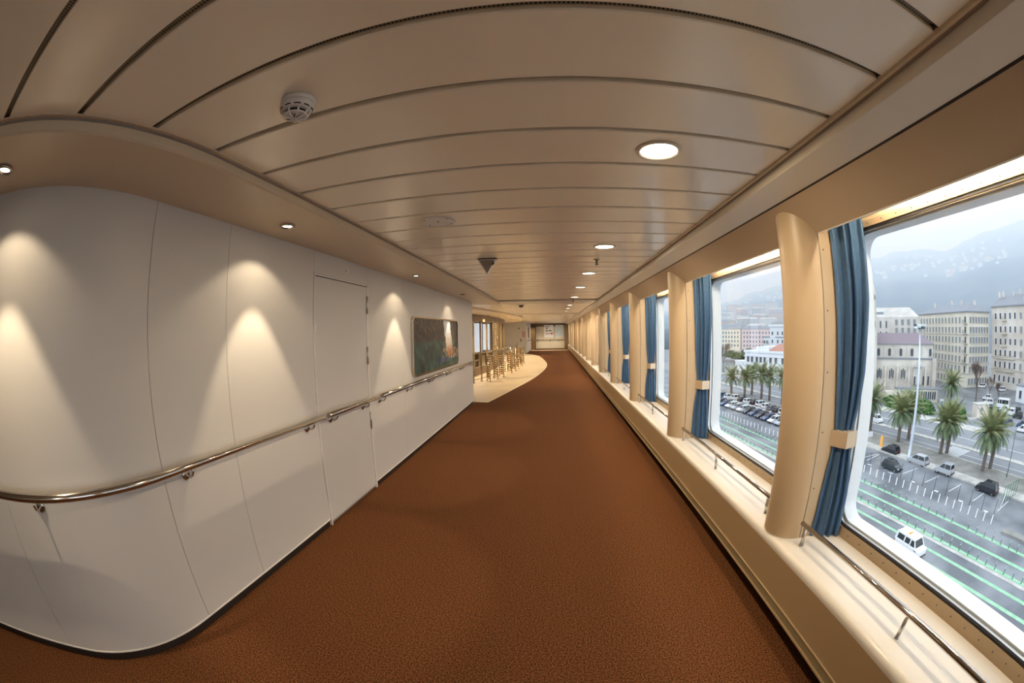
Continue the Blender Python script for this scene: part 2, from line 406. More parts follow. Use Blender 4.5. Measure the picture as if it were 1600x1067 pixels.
m_lin = ring_prism(MB(), sq(0, 1.37, 2*1.147, 1.90), sq(0, (0.46+2.088)/2, 2*1.020, 2.088-0.46), 'x', 1.580, 1.600).mesh('lining'); m_lin.materials.append(M['cream'])
m_fla = ring_prism(MB(), sq(0, (0.46+2.088)/2, 2*1.020, 2.088-0.46), rrect(0, zc_, 2*HW, hh, 0.10), 'x', 1.576, 1.606).mesh('frame'); m_fla.materials.append(M['flange'])
m_gas = ring_prism(MB(), rrect(0, zc_, 2*HW+0.002, hh+0.002, 0.10), rrect(0, zc_, 2*HW-0.026, hh-0.026, 0.09), 'x', 1.583, 1.609).mesh('gasket'); m_gas.materials.append(M['black'])
m_bead = ring_prism(MB(), rrect(0, zc_, 2*HW-0.024, hh-0.024, 0.09), rrect(0, zc_, 2*HW-0.034, hh-0.034, 0.087), 'x', 1.590, 1.609).mesh('bead'); m_bead.materials.append(M['steel'])
m_hul = ring_prism(MB(), sq(0, 1.1, 2*1.147, 3.4), rrect(0, zc_, 2*HW-0.05, hh-0.05, 0.10), 'x', 1.615, 1.715).mesh('hull_opening'); m_hul.materials.append(M['hull'])
m_gls = MB().prism(rrect(0, zc_, 2*HW-0.01, hh-0.01, 0.09), 'x', 1.609, 1.613).mesh('pane'); m_gls.materials.append(M['glass'])
scw = MB()
def screw(y, z): scw.lathe([(0.0035,-0.003),(0.0035,0.0),(0.001,0.001)], (1.5755, y, z), 6, 'x')
for i in range(17): screw(-0.93+i*0.11625, 0.496); screw(-0.93+i*0.11625, 2.072)
for i in range(13): screw(-1.003, 0.60+i*0.115); screw(1.003, 0.60+i*0.115)
m_scw = scw.mesh('screws'); m_scw.materials.append(M['black'])
lamp_m = MB().lathe([(0.013,-0.72),(0.013,0.72)], (0,0,0), 10, 'y').mesh('cove_tube'); lamp_m.materials.append(M['tube'])
hold_m = MB().box(-0.02,-0.78,0.02,0.02,0.78,0.05).mesh('lamp_holder'); hold_m.materials.append(M['white'])
for k in range(-2, 16):
    yc = BY + BP*k
    if yc + 1.0 > YE: break
    w = struct('window_%d' % (k+3), None, (0, yc, 0))
    for nm, me in (('lining', m_lin), ('frame', m_fla), ('gasket', m_gas), ('bead', m_bead), ('hull_opening', m_hul), ('pane', m_gls)):
        o = link(nm, me, w, Vector((0,0,0)))
    tag(link('screws', m_scw, w, Vector((0,0,0))), kind='stuff')
    lt = thing('cove_lamp', 'hidden fluorescent tube behind the header board over the %s window' % ORD[max(k,0)] if k >= 0 else 'hidden fluorescent tube over a window behind the camera', 'lamp', (1.42, yc-0.08, 2.20), 'tubes hidden over the windows')
    link('tube', lamp_m, lt, Vector((0,0,0))); link('holder', hold_m, lt, Vector((0,0,0)))

# pillars
arc = [(1.35-0.155*math.cos(math.radians(a)), -0.155*math.sin(math.radians(a))) for a in range(-84, 85, 7)]
m_pc = MB().prism(arc + [(1.3335,-0.14),(1.3335,0.14)], 'z', 0.458, 2.182, smooth=True)
me_pc = m_pc.mesh('column_cover'); me_pc.materials.append(M['cream'])
b = bmesh.new(); b.from_mesh(me_pc); bmesh.ops.recalc_face_normals(b, faces=b.faces); b.to_mesh(me_pc); b.free(); me_pc.set_sharp_from_angle(angle=math.radians(35))
me_ps = MB().box(1.3405,-0.1505,0.46,1.579,0.1505,2.299).mesh('side_panel'); me_ps.materials.append(M['cream'])
me_pj = MB().box(1.3325,-0.146,0.46,1.3415,0.146,2.20).mesh('seam'); me_pj.materials.append(M['dark'])
dots = MB()
for z in (0.75,1.05,1.35,1.65,1.95):
    for s in (-1, 1): dots.lathe([(0.004,-0.001),(0.004,0.001),(0.001,0.0015)], (1.365, s*0.151, z), 6, 'y')
me_pd = dots.mesh('screw_caps'); me_pd.materials.append(M['dark'])
foot = MB().prism([(x-0.002*(1 if x < 1.3 else 0), y*1.03) for x, y in arc] + [(1.34,-0.16),(1.34,0.16)], 'z', 0.4595, 0.4635).mesh('foot_bead'); foot.materials.append(M['sill'])
for k in range(-2, 15):
    yp = 1.825 + BP*k
    lab = 'half-round cream pillar between the windows, %s from the camera' % ORD[k] if k >= 0 else 'half-round cream pillar between windows, behind the camera'
    p = thing('window_pillar', lab, 'pillar', (0, yp, 0), 'half-round pillars along the window wall')
    for nm, me in (('column_cover', me_pc), ('side_panel', me_ps), ('seam', me_pj), ('foot_bead', foot)):
        link(nm, me, p, Vector((0,0,0)))
    tag(link('screw_caps', me_pd, p, Vector((0,0,0))), kind='stuff')

# rails standing on the sill
rl = MB().tube([(0,-0.955,0.578),(0,0,0.578),(0,0.955,0.578)], 0.0135, 14).mesh('rail_tube'); rl.materials.append(M['chrome'])
ps = MB().lathe([(0.011,0.4605),(0.011,0.57)], (0,0,0), 12).lathe([(0.0135,0.4602),(0.0135,0.4645)], (0,0,0), 12).mesh('post'); ps.materials.append(M['steel'])
for k in range(-1, 11):
    lab = 'low steel rail on three posts standing on the sill, at the %s window' % ORD[k] if k >= 0 else 'low steel rail on the sill behind the camera'
    r = thing('sill_rail', lab, 'rail', (1.303, BY+BP*k, 0), 'low steel rails on the window sill')
    link('rail_tube', rl, r, Vector((0,0,0)))
    for dy in (-0.915, 0.0, 0.915): link('post', ps, r, Vector((0,dy,0)))
# ================================================================ THINGS INDOORS
# ---- curtains, tied back at the far side of the windows
def curtain_mesh():
    zs = [0.464,0.50,0.60,0.72,0.84,0.94,1.015,1.09,1.20,1.35,1.5,1.7,1.9,2.1,2.22]
    def lerp(a, b, t): return a + (b-a)*t
    key = [(0.464,(1.415,1.672),(1.572,1.585)),(0.72,(1.425,1.676),(1.560,1.580)),(1.015,(1.452,1.668),(1.540,1.606)),(1.35,(1.436,1.672),(1.562,1.566)),(1.8,(1.430,1.672),(1.572,1.535)),(2.22,(1.428,1.672),(1.572,1.528))]
    rings = []
    N = 56
    for z in zs:
        for i in range(len(key)-1):
            if key[i][0] <= z <= key[i+1][0]: break
        t = (z-key[i][0])/(key[i+1][0]-key[i][0]); t = t*t*(3-2*t)
        A = Vector((lerp(key[i][1][0], key[i+1][1][0], t), lerp(key[i][1][1], key[i+1][1][1], t))); B = Vector((lerp(key[i][2][0], key[i+1][2][0], t), lerp(key[i][2][1], key[i+1][2][1], t)))
        d = (B-A); L = d.length; d.normalize(); nrm = Vector((-d.y, d.x))
        if nrm.y > 0: nrm = -nrm
        amp = 0.020 if z > 1.2 else (0.010 if abs(z-1.015) < 0.08 else 0.016)
        front, back = [], []
        for q in range(N+1):
            u = q/N
            ph = 3.4*2*PI*u + 0.9*math.sin(3*u*PI + z*0.7) + (0.25*math.sin(2.2*z+5*u))
            w = amp*math.sin(ph) + 0.25*amp*math.sin(2.3*ph+1)
            p = A + d*L*u + nrm*(w + 0.012*math.sin(PI*u))
            front.append((p.x, p.y-1.825+0.155, z)); pb = p - nrm*0.010; back.append((pb.x, pb.y-1.825+0.155, z))
        rings.append(front + back[::-1])
    m = MB().loft(rings, smooth=True).mesh('cloth'); m.materials.append(M['curtain'])
    b = bmesh.new(); b.from_mesh(m); bmesh.ops.recalc_face_normals(b, faces=b.faces); b.to_mesh(m); b.free(); m.set_sharp_from_angle(angle=math.radians(60))
    return m
me_cl = curtain_mesh()
tieo = [(1.432,0.012),(1.475,-0.095),(1.560,-0.085),(1.556,0.005)]
tie = MB().prism(tieo, 'z', 0.972, 1.056).mesh('tieback'); tie.materials.append(M['tie'])
for k in range(0, 7):
    c = thing('curtain', 'blue pleated curtain with a gilt tieback at the %s window' % ORD[k], 'curtain', (0, 1.825+BP*k-0.155, 0), 'blue curtains along the window wall')
    link('cloth', me_cl, c, Vector((0,0,0))); link('tieback', tie, c, Vector((0,0,0)))

# ---- ceiling downlights along the window side
trim_m = MB().lathe([(0.078,0.0),(0.095,-0.003),(0.0955,-0.006),(0.085,-0.010),(0.077,-0.006),(0.077,0.0)], (0,0,0), 32); trim_m = trim_m.mesh('trim_ring'); trim_m.materials.append(M['beam'])
disc_m = MB().lathe([(0.077,-0.001),(0.076,-0.0035),(0.001,-0.0045)], (0,0,0), 32).mesh('diffuser'); disc_m.materials.append(M['lamp'])
def downlight(x, y, label, group, watts, z=ZC):
    t = thing('downlight', label, 'ceiling light', (x, y, z), group)
    link('trim_ring', trim_m, t, Vector((0,0,0))); link('diffuser', disc_m, t, Vector((0,0,0)))
    ld = bpy.data.lights.new('bulb', 'AREA'); ld.shape = 'DISK'; ld.size = 0.14; ld.energy = watts; ld.color = WARM
    lo = link('bulb', ld, t, Vector((0,0,-0.012)))
    return t
DY = [1.497, 3.447, 5.072, 6.697, 8.647, 11.25, 12.87, 14.50, 18.07, 21.32, 26.2, 29.5, 33.5]
for i, y in enumerate(DY):
    downlight(0.447, y, 'round glowing downlight in the cream ceiling, %s from the camera' % ORD[i], 'downlights along the corridor', DOWN_W if i < 6 else DOWN_W*1.7)
for (x, y) in ((0.447,-2.403),):
    downlight(x, y, 'round glowing downlight in the ceiling behind the camera', 'downlights behind the camera', DOWN_W)

# ---- small spotlights in the soffit, washing the white wall
ring_m = MB().lathe([(0.026,0.0),(0.036,-0.002),(0.040,-0.006),(0.036,-0.011),(0.028,-0.010),(0.026,-0.004)], (0,0,0), 28).mesh('chrome_ring'); ring_m.materials.append(M['chrome'])
lens_m = MB().lathe([(0.026,-0.002),(0.024,-0.005),(0.001,-0.006)], (0,0,0), 24).mesh('lens'); lens_m.materials.append(M['spotlamp'])
def spot(x, y, z, label, group, wash=True, watts=None):
    t = thing('spotlight', label, 'spotlight', (x, y, z), group)
    [setattr(q_, 'scale', (1.3,1.3,1.3)) for q_ in (link('chrome_ring', ring_m, t, Vector((0,0,0))), link('lens', lens_m, t, Vector((0,0,0))))]
    W = watts or WASH_W
    if wash:
        for (ang, e, bl, nm) in ((61, 6.2*W, 0.32, 'beam'), (118, 1.05*W, 0.30, 'spill')):
            ld = bpy.data.lights.new(nm, 'SPOT'); ld.spot_size = math.radians(ang); ld.spot_blend = bl; ld.energy = e; ld.color = WARM; ld.shadow_soft_size = 0.012
            link(nm, ld, t, Vector((0,0,-0.014)))
    else:
        ld = bpy.data.lights.new('beam', 'SPOT'); ld.spot_size = math.radians(120); ld.spot_blend = 0.6; ld.energy = W; ld.color = WARM; ld.shadow_soft_size = 0.03
        link('beam', ld, t, Vector((0,0,-0.014)))
    return t
for y, lab in ((6.83,'small chrome spotlight in the soffit above the far end of the picture'), (4.40,'small chrome spotlight in the soffit between door and picture'), (1.96,'small chrome spotlight in the soffit in front of the door')):
    spot(-1.53, y, ZS, lab, 'spotlights washing the white wall')
for s in (SB-0.10, SB+2.2):
    p = wp(s, 0.27); spot(p.x, p.y, ZS, 'small chrome spotlight in the soffit at the bend of the wall' if s < SB else 'small chrome spotlight in the soffit behind the camera', 'spotlights washing the white wall')

# ---- smoke detector
sd = thing('smoke_detector', 'white smoke detector on the cream ceiling', 'smoke detector', (-0.73, 0.893, ZC))
MB().lathe([(0.052,0),(0.058,-0.002),(0.058,-0.017),(0.0555,-0.0185)], (0,0,0), 32).build('base', 'white', sd, loc=Vector((0,0,0)))
MB().lathe([(0.0555,-0.018),(0.0565,-0.020),(0.0565,-0.034),(0.050,-0.043),(0.040,-0.046)], (0,0,0), 32).build('body', 'white', sd, loc=Vector((0,0,0)))
MB().lathe([(0.034,-0.046),(0.033,-0.060),(0.012,-0.062)], (0,0,0), 24).build('sensor_chamber', 'dark', sd, loc=Vector((0,0,0)))
cg = MB()
for i in range(8):
    a = 2*PI*i/8; ca, sa = math.cos(a), math.sin(a)
    cg.tube([(0.043*ca,0.043*sa,-0.043),(0.039*ca,0.039*sa,-0.058),(0.026*ca,0.026*sa,-0.067),(0.004*ca,0.004*sa,-0.069)], 0.0035, 6)
cg.lathe([(0.037,-0.056),(0.040,-0.057),(0.040,-0.061),(0.037,-0.062)], (0,0,0), 24)
cg.build('cage', 'white', sd, loc=Vector((0,0,0)))
sl = MB()
for i in range(10):
    a = 2*PI*(i+0.5)/10; ca, sa = math.cos(a), math.sin(a); t = Vector((-sa, ca, 0)); n = Vector((ca, sa, 0))
    c = n*0.0515 + Vector((0,0,-0.0395))
    sl.tube([c - t*0.011 - n*0.001, c + n*0.0012, c + t*0.011 - n*0.001], 0.0022, 6)
sl.build('vent_slots', 'black', sd, loc=Vector((0,0,0)))

# ---- round loudspeaker grille
sp = thing('ceiling_speaker', 'round cream loudspeaker grille flush in the ceiling', 'speaker', (-0.715, 2.47, ZC))
MB().lathe([(0.082,0),(0.108,-0.001),(0.110,-0.004),(0.104,-0.009),(0.084,-0.006)], (0,0,0), 40)   .build('rim', 'white', sp, loc=Vector((0,0,0)))
MB().lathe([(0.084,-0.002),(0.082,-0.005),(0.001,-0.006)], (0,0,0), 36).build('grille', 'header', sp, loc=Vector((0,0,0)))
MB().lathe([(0.007,-0.005),(0.007,-0.0075),(0.001,-0.0078)], (0,0,0), 12).build('centre_stud', 'dark', sp, loc=Vector((0,0,0)))
for a in (40, 140, 220, 320):
    MB().lathe([(0.005,-0.008),(0.005,-0.0105),(0.001,-0.011)], (0.096*math.cos(math.radians(a)), 0.096*math.sin(math.radians(a)), 0), 8).build('screw', 'dark', sp, loc=Vector((0,0,0)))

# ---- hanging three-cornered sign
ts = thing('hanging_sign', 'small three-cornered grey sign hanging point down from the ceiling', 'sign', (-0.63, 3.92, ZC))
tri = [(-0.090,-0.012),(0.0,-0.162),(0.090,-0.012)]
MB().prism([(-0.078,-0.018),(-0.001,-0.150),(0.076,-0.018)], 'y', -0.026, 0.022).build('sign_board', mat('grey_sign_face', (0.24,0.20,0.17), 0.35), ts, loc=Vector((0,0,0)))
ring_prism(MB(), tri, [(-0.078,-0.018),(-0.001,-0.150),(0.076,-0.018)], 'y', -0.030, 0.026).build('rim', 'white', ts, loc=Vector((0,0,0)))
MB().box(-0.09,-0.030,-0.012,0.09,0.026,0.0).build('bracket', 'dark', ts, loc=Vector((0,0,0)))
MB().prism([(0.0555,-0.045),(0.0755,-0.042),(0.060,-0.070),(0.045,-0.070)], 'y', -0.0315, -0.0300).build('arrow_mark', 'dark', ts, loc=Vector((0,0,0)))

# ---- sprinklers and dome camera
for (x, y, lab) in ((0.445,4.10,'small sprinkler head between the second and third downlights'), (0.445,9.35,'small sprinkler head hanging just before the first cross beam')):
    t = thing('sprinkler', lab, 'sprinkler', (x, y, ZC if y < 9 else ZC), 'sprinkler heads')
    MB().lathe([(0.030,0.0),(0.032,-0.004),(0.012,-0.010)], (0,0,0), 20).build('escutcheon', 'brass', t, loc=Vector((0,0,0)))
    MB().lathe([(0.009,-0.008),(0.009,-0.03),(0.005,-0.032),(0.005,-0.048)], (0,0,0), 12).tube([(0.009,0,-0.026),(0.014,0,-0.038),(0.004,0,-0.052)], 0.0025, 6).tube([(-0.009,0,-0.026),(-0.014,0,-0.038),(-0.004,0,-0.052)], 0.0025, 6).build('frame', 'dark', t, loc=Vector((0,0,0)))
    MB().lathe([(0.004,-0.050),(0.018,-0.052),(0.018,-0.055),(0.004,-0.056)], (0,0,0), 14).build('deflector', 'dark', t, loc=Vector((0,0,0)))
dc = thing('dome_camera', 'small dark dome camera on the ceiling beyond the first cross beam', 'camera', (-0.86, 10.85, ZC))
MB().lathe([(0.075,0.0),(0.078,-0.01),(0.070,-0.02)], (0,0,0), 24).build('base', 'beam', dc, loc=Vector((0,0,0)))
MB().lathe([(0.064,-0.02),(0.060,-0.045),(0.040,-0.065),(0.002,-0.072)], (0,0,0), 24).build('dome', mat('smoked_dome', (0.03,0.025,0.02), 0.08), dc, loc=Vector((0,0,0)))

# ---- framed picture on the left wall
pcx, pcz, pw, ph = 6.18, 1.397, 2.49, 0.79
pic = thing('framed_picture', 'dark coastal painting in a silver frame with rounded corners', 'picture', (xw, pcx, pcz))
ring_prism(MB(), rrect(0, 0, pw, ph, 0.10), rrect(0, 0, pw-0.045, ph-0.045, 0.085), 'x', 0.0, 0.035).build('frame', 'chrome', pic, loc=Vector((0,0,0)))
pmat = mat('painted_canvas', (0.05,0.06,0.05), 0.40, spec=0.16)
nt = pmat.node_tree; P_ = nt.nodes['Principled BSDF']
def N(t, **kw):
    n = nt.nodes.new(t)
    for a, v in kw.items(): setattr(n, a, v)
    return n
tcn = N('ShaderNodeTexCoord'); sep = N('ShaderNodeSeparateXYZ'); nt.links.new(tcn.outputs['Object'], sep.inputs[0])
def noise(scale, det=6, dist=0.6):
    n = N('ShaderNodeTexNoise'); n.inputs['Scale'].default_value = scale; n.inputs['Detail'].default_value = det; n.inputs['Distortion'].default_value = dist; nt.links.new(tcn.outputs['Object'], n.inputs['Vector']); return n.outputs['Fac']
def math_(op, a, b=None, c=None):
    n = N('ShaderNodeMath', operation=op)
    for i, v in enumerate((a, b, c)):
        if v is None: continue
        if isinstance(v, (int, float)): n.inputs[i].default_value = v
        else: nt.links.new(v, n.inputs[i])
    return n.outputs[0]
def ramp(f, stops):
    r = N('ShaderNodeValToRGB'); e = r.color_ramp.elements
    while len(e) < len(stops): e.new(0.5)
    for q, (p, c) in zip(e, stops): q.position = p; q.color = (*c, 1)
    nt.links.new(f, r.inputs[0]); return r.outputs[0]
def mix(f, a, b):
    n = N('ShaderNodeMix', data_type='RGBA'); nt.links.new(f, n.inputs[0]) ; nt.links.new(a, n.inputs[6]); nt.links.new(b, n.inputs[7]); return n.outputs[2]
nA = noise(5); nB = noise(14)
Yc, Zc = sep.outputs['Y'], sep.outputs['Z']
water = ramp(nA, [(0.30,(0.035,0.035,0.022)),(0.50,(0.05,0.085,0.065)),(0.66,(0.09,0.16,0.13)),(0.80,(0.13,0.10,0.05))])
cliff = ramp(nB, [(0.30,(0.018,0.012,0.010)),(0.52,(0.06,0.042,0.030)),(0.72,(0.14,0.10,0.07))])
hz = math_('ADD', Zc, math_('MULTIPLY', nA, 0.16)); hmask = ramp(hz, [(0.10,(0,0,0)),(0.17,(1,1,1))])
colr = mix(hmask, water, cliff)
# pale band slanting down on the right third, warm rocks at its foot
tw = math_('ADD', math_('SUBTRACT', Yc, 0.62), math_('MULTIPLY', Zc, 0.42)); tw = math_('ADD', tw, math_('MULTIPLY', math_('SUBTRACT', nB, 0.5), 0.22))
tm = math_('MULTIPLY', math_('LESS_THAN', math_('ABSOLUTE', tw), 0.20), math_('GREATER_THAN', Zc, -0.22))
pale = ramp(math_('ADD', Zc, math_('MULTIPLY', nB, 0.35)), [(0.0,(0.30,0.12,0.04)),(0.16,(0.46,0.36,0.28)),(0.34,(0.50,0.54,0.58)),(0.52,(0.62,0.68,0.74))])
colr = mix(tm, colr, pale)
rk = math_('MULTIPLY', math_('GREATER_THAN', Yc, 0.20), math_('MULTIPLY', math_('GREATER_THAN', nB, 0.52), math_('LESS_THAN', math_('ABSOLUTE', math_('ADD', Zc, 0.17)), 0.09)))
colr = mix(rk, colr, ramp(nA, [(0.35,(0.30,0.16,0.08)),(0.65,(0.48,0.38,0.30))]))
bl = math_('MULTIPLY', math_('LESS_THAN', math_('ABSOLUTE', math_('ADD', Zc, 0.255)), 0.035), math_('LESS_THAN', math_('ABSOLUTE', math_('SUBTRACT', Yc, 0.22)), 0.34))
colr = mix(math_('MULTIPLY', bl, math_('GREATER_THAN', nA, 0.42)), colr, ramp(nB, [(0.3,(0.02,0.03,0.09)),(0.7,(0.08,0.12,0.24))]))
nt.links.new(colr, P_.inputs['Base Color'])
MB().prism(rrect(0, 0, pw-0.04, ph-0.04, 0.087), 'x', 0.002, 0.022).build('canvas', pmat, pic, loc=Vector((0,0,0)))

# ================================================================ LOUNGE AND FAR END
lc = struct('trim_4', 'lowered warm ceiling over the stone floor')
MB().prism([(p[0]-1.15, p[1]) for p in tcurve if p[1] > 10.4] + [(-8.9,29.2),(-8.9,10.36),(-2.45,10.36)], 'z', ZS, ZS+0.05).build('soffit_panel', 'soffit', lc)
wL = struct('wall_lounge_left', 'warm tan back wall of the lounge')
MB().box(-6.2, 9.0, 0, -6.1, 29.2, 2.3).build('panel', mat('warm_tan_panel', (0.52,0.33,0.14), 0.4), wL)
wf = struct('wall_far_left', 'white wall beyond the stone floor')
MB().box(-6.2, 29.2, 0.06, -2.62, 29.3, 2.28).box(-2.615, 29.2, 0.06, -1.97, 29.3, 2.28).build('front_panel', 'wall', wf)
MB().box(-2.07, 29.3, 0.06, -1.97, 34.7, 2.28).build('side_panel', 'wall', wf)
MB().box(-6.2, 29.21, 0, -1.985, 29.3, 0.06).box(-2.07, 29.3, 0, -1.985, 34.7, 0.06).build('plinth', 'dark', wf)
for (z, lab) in ((1.50,'upper of two small red signs on the far white wall'), (1.30,'lower of two small red signs on the far white wall')):
    t = thing('fire_sign', lab, 'sign', (-2.17, 29.19, z))
    MB().box(-0.08,-0.01,-0.08,0.08,0.01,0.08).build('plate', mat('red_sign', (0.45,0.03,0.02), 0.4), t, loc=Vector((0,0,0)))
    MB().box(-0.03,-0.012,-0.05,0.03,-0.0105,0.05).build('pictogram', 'white', t, loc=Vector((0,0,0)))
t = thing('call_point', 'tiny dark button plate high on the far white wall', 'switch', (-2.5, 29.19, 1.82)); MB().box(-0.05,-0.012,-0.05,0.05,0.01,0.05).build('plate', 'dark', t, loc=Vector((0,0,0))); MB().lathe([(0.02,-0.02),(0.02,-0.01)], (0,0,0), 12, 'y').build('button', 'white', t, loc=Vector((0,0,0)))
t = thing('door_lock', 'dark lock plate low on the far white wall', 'lock', (-2.37, 29.19, 0.98)); MB().box(-0.03,-0.012,-0.10,0.03,0.01,0.10).build('plate', 'dark', t, loc=Vector((0,0,0))); MB().lathe([(0.015,-0.03),(0.015,-0.01)], (0,0,-0.02), 12, 'y').build('knob', 'steel', t, loc=Vector((0,0,0)))
t = thing('wall_screen', 'black wall screen in a white frame near the far end', 'screen', (-1.97, 31.0, 1.5))
ring_prism(MB(), rrect(0,0,2.2,0.98,0.06), rrect(0,0,1.8,0.82,0.05), 'x', 0.0, 0.05).build('frame', 'wall_edge', t, loc=Vector((0,0,0)))
MB().prism(rrect(0,0,1.82,0.84,0.05), 'x', 0.005, 0.035).build('panel', mat('dark_screen', (0.012,0.011,0.012), 0.12), t, loc=Vector((0,0,0)))
t = thing('handrail', 'short steel handrail under the black screen', 'handrail', (-1.97, 32, 0.93))
MB().tube([(0.08,-2.6,0),(0.08,0,0),(0.08,2.6,0)], 0.022, 10).build('tube', 'chrome', t, loc=Vector((0,0,0)))
for y in (-2.2,-0.7,0.8,2.2): MB().tube([(0.0,y,-0.06),(0.05,y,-0.07),(0.08,y,-0.02)], 0.01, 8).build('bracket', 'chrome', t, loc=Vector((0,0,0)))
# far end of the corridor
we = struct('wall_front', 'cream end wall with posters and a handrail')
pan = mat('pale_panel', (0.62,0.57,0.44), 0.4)
xs = [-1.62,-0.98,-0.02,0.10,0.90]
for a, b in zip(xs[:-1], xs[1:]):
    MB().box(a+0.006, YE, 0.93, b-0.006, YE+0.05, 2.0).build('upper_panel', pan, we)
for a, b in ((-1.62,-0.36),(-0.36,0.90)):
    MB().box(a+0.006, YE, 0.12, b-0.006, YE+0.05, 0.90).build('lower_panel', pan, we)
MB().box(-1.62, YE, 2.0, 0.9, YE+0.05, 2.3).box(0.90, YE-0.4, 0, 1.19, YE+0.05, 2.3).box(-6.2, YE+0.05, 0, 1.9, YE+0.1, 2.3).build('backing', 'brown', we)
MB().box(-1.62, YE-0.004, 0.895, 0.9, YE+0.05, 0.935).box(-1.62, YE-0.004, 0.10, 0.9, YE+0.05, 0.135).build('dado_strip', 'tile_edge', we)
d2 = struct('door_2', 'dark brown doorway beside the end wall')
MB().box(-1.97, 35.2, 0, -1.62, 35.25, 2.0).build('door_leaf', 'brown', d2)
MB().box(-1.64, 35.2, 0, -1.61, 36.0, 2.05).box(-1.98, 35.19, 1.99, -1.61, 35.25, 2.06).build('door_frame', 'dark', d2)
tt = struct('trim_5', 'pale floor strip across the corridor end'); MB().box(-1.95, 34.35, 0, 1.18, 34.95, 0.012).build('threshold_strip', 'tile_edge', tt)
hr = thing('handrail', 'steel handrail across the cream end wall', 'handrail', (-0.36, YE, 0.86))
MB().tube([(-1.2,-0.09,0),(0,-0.09,0),(1.2,-0.09,0)], 0.024, 10).build('tube', 'chrome', hr, loc=Vector((0,0,0)))
for x in (-1.1, 0.0, 0.72):
    MB().tube([(x-0.07,-0.02,-0.02),(x-0.06,-0.05,-0.10),(x,-0.07,-0.14),(x+0.06,-0.05,-0.10),(x+0.07,-0.02,-0.02)], 0.012, 8).build('bracket', 'dark', hr, loc=Vector((0,0,0)))
p1_ = thing('poster', 'white deck plan poster with coloured blocks on the end wall', 'poster', (-0.47, YE-0.01, 1.60))
MB().box(-0.41,-0.012,-0.53,0.41,0.0,0.53).build('board', 'hull', p1_, loc=Vector((0,0,0)))
for (x0,z0,x1,z1,cl) in ((-0.34,0.36,0.10,0.42,(0.1,0.11,0.12)),(-0.28,0.20,-0.06,0.30,(0.30,0.28,0.16)),(-0.28,-0.02,-0.06,0.10,(0.25,0.24,0.12)),(0.02,0.0,0.16,0.10,(0.03,0.04,0.04)),(0.17,-0.02,0.30,0.10,(0.55,0.62,0.10)),(-0.26,-0.26,-0.10,-0.16,(0.75,0.28,0.08)),(-0.08,-0.26,0.16,-0.16,(0.45,0.52,0.60)),(0.18,-0.28,0.34,-0.14,(0.60,0.04,0.10))):
    MB().box(x0,-0.015,z0,x1,-0.0125,z1).build('printed_block', mat('print', cl, 0.5), p1_, loc=Vector((0,0,0)))
p2_ = thing('poster', 'plain pale blue poster beside the coloured deck plan', 'poster', (0.47, YE-0.01, 1.60))
MB().box(-0.37,-0.012,-0.53,0.37,0.0,0.53).build('board', mat('pale_blue_print', (0.55,0.66,0.70), 0.4, noise=(6,(0.70,0.78,0.80),0.4,0.6)), p2_, loc=Vector((0,0,0)))
ring_prism(MB(), sq(0,0,0.76,1.08), sq(0,0,0.70,1.02), 'y', -0.014, -0.002).build('frame', 'white', p2_, loc=Vector((0,0,0)))
for (x, lab) in ((-1.75,'spotlight over the dark doorway at the far end'), (-1.25,'spotlight over the left of the end wall'), (-0.5,'spotlight over the deck plan poster'), (0.35,'spotlight over the pale blue poster')):
    spot(x, 34.6, ZC, lab, 'spotlights over the end wall', False, 70.0)

# curved barrier of steel posts with gold slats before the glazed front
bar = [(-2.75,11.3),(-2.42,12.6),(-2.16,13.9),(-2.0,15.4),(-1.87,17.0),(-1.82,18.6),(-1.85,20.4),(-1.96,22.2),(-2.2,24.0)]
bc = smooth_path(bar, 10)
gl = thing('curved_handrail', 'curved steel handrail on slim posts before the glazed shop front', 'handrail', (bc[0][0], bc[0][1], 0))
MB().tube([(x, y, 0.93) for x, y in bc], 0.026, 10).build('tube', 'chrome', gl)
MB().tube([(x, y, 0.10) for x, y in bc], 0.012, 8).build('lower_tube', 'chrome', gl)
cum = [0.0]
for a, b in zip(bc[:-1], bc[1:]): cum.append(cum[-1] + math.hypot(b[0]-a[0], b[1]-a[1]))
def along(s):
    for i in range(len(bc)-1):
        if cum[i+1] >= s:
            t = (s-cum[i])/(cum[i+1]-cum[i]); a, b = bc[i], bc[i+1]
            d = Vector((b[0]-a[0], b[1]-a[1], 0)).normalized(); return Vector((a[0]+(b[0]-a[0])*t, a[1]+(b[1]-a[1])*t, 0)), d
    return Vector((*bc[-1], 0)), Vector((0,1,0))
post_m = MB().lathe([(0.05,0.006),(0.05,0.015),(0.02,0.03),(0.02,0.92)], (0,0,0), 12).mesh('post'); post_m.materials.append(M['chrome'])
s = 0.5
while s < cum[-1]:
    p, d = along(s); link('post', post_m, gl, p - gl.location); s += 0.62
slat_m = MB().box(-0.16,-0.03,0,0.16,0.03,0.042).mesh('slat'); slat_m.materials.append(M['gold'])
side_m = MB().lathe([(0.045,0.006),(0.045,0.018),(0.016,0.03),(0.016,0.86),(0.004,0.865)], (0,0,0), 10).mesh('upright'); side_m.materials.append(M['chrome'])
words = ['nearest','second','third','fourth','fifth','sixth','seventh','eighth']
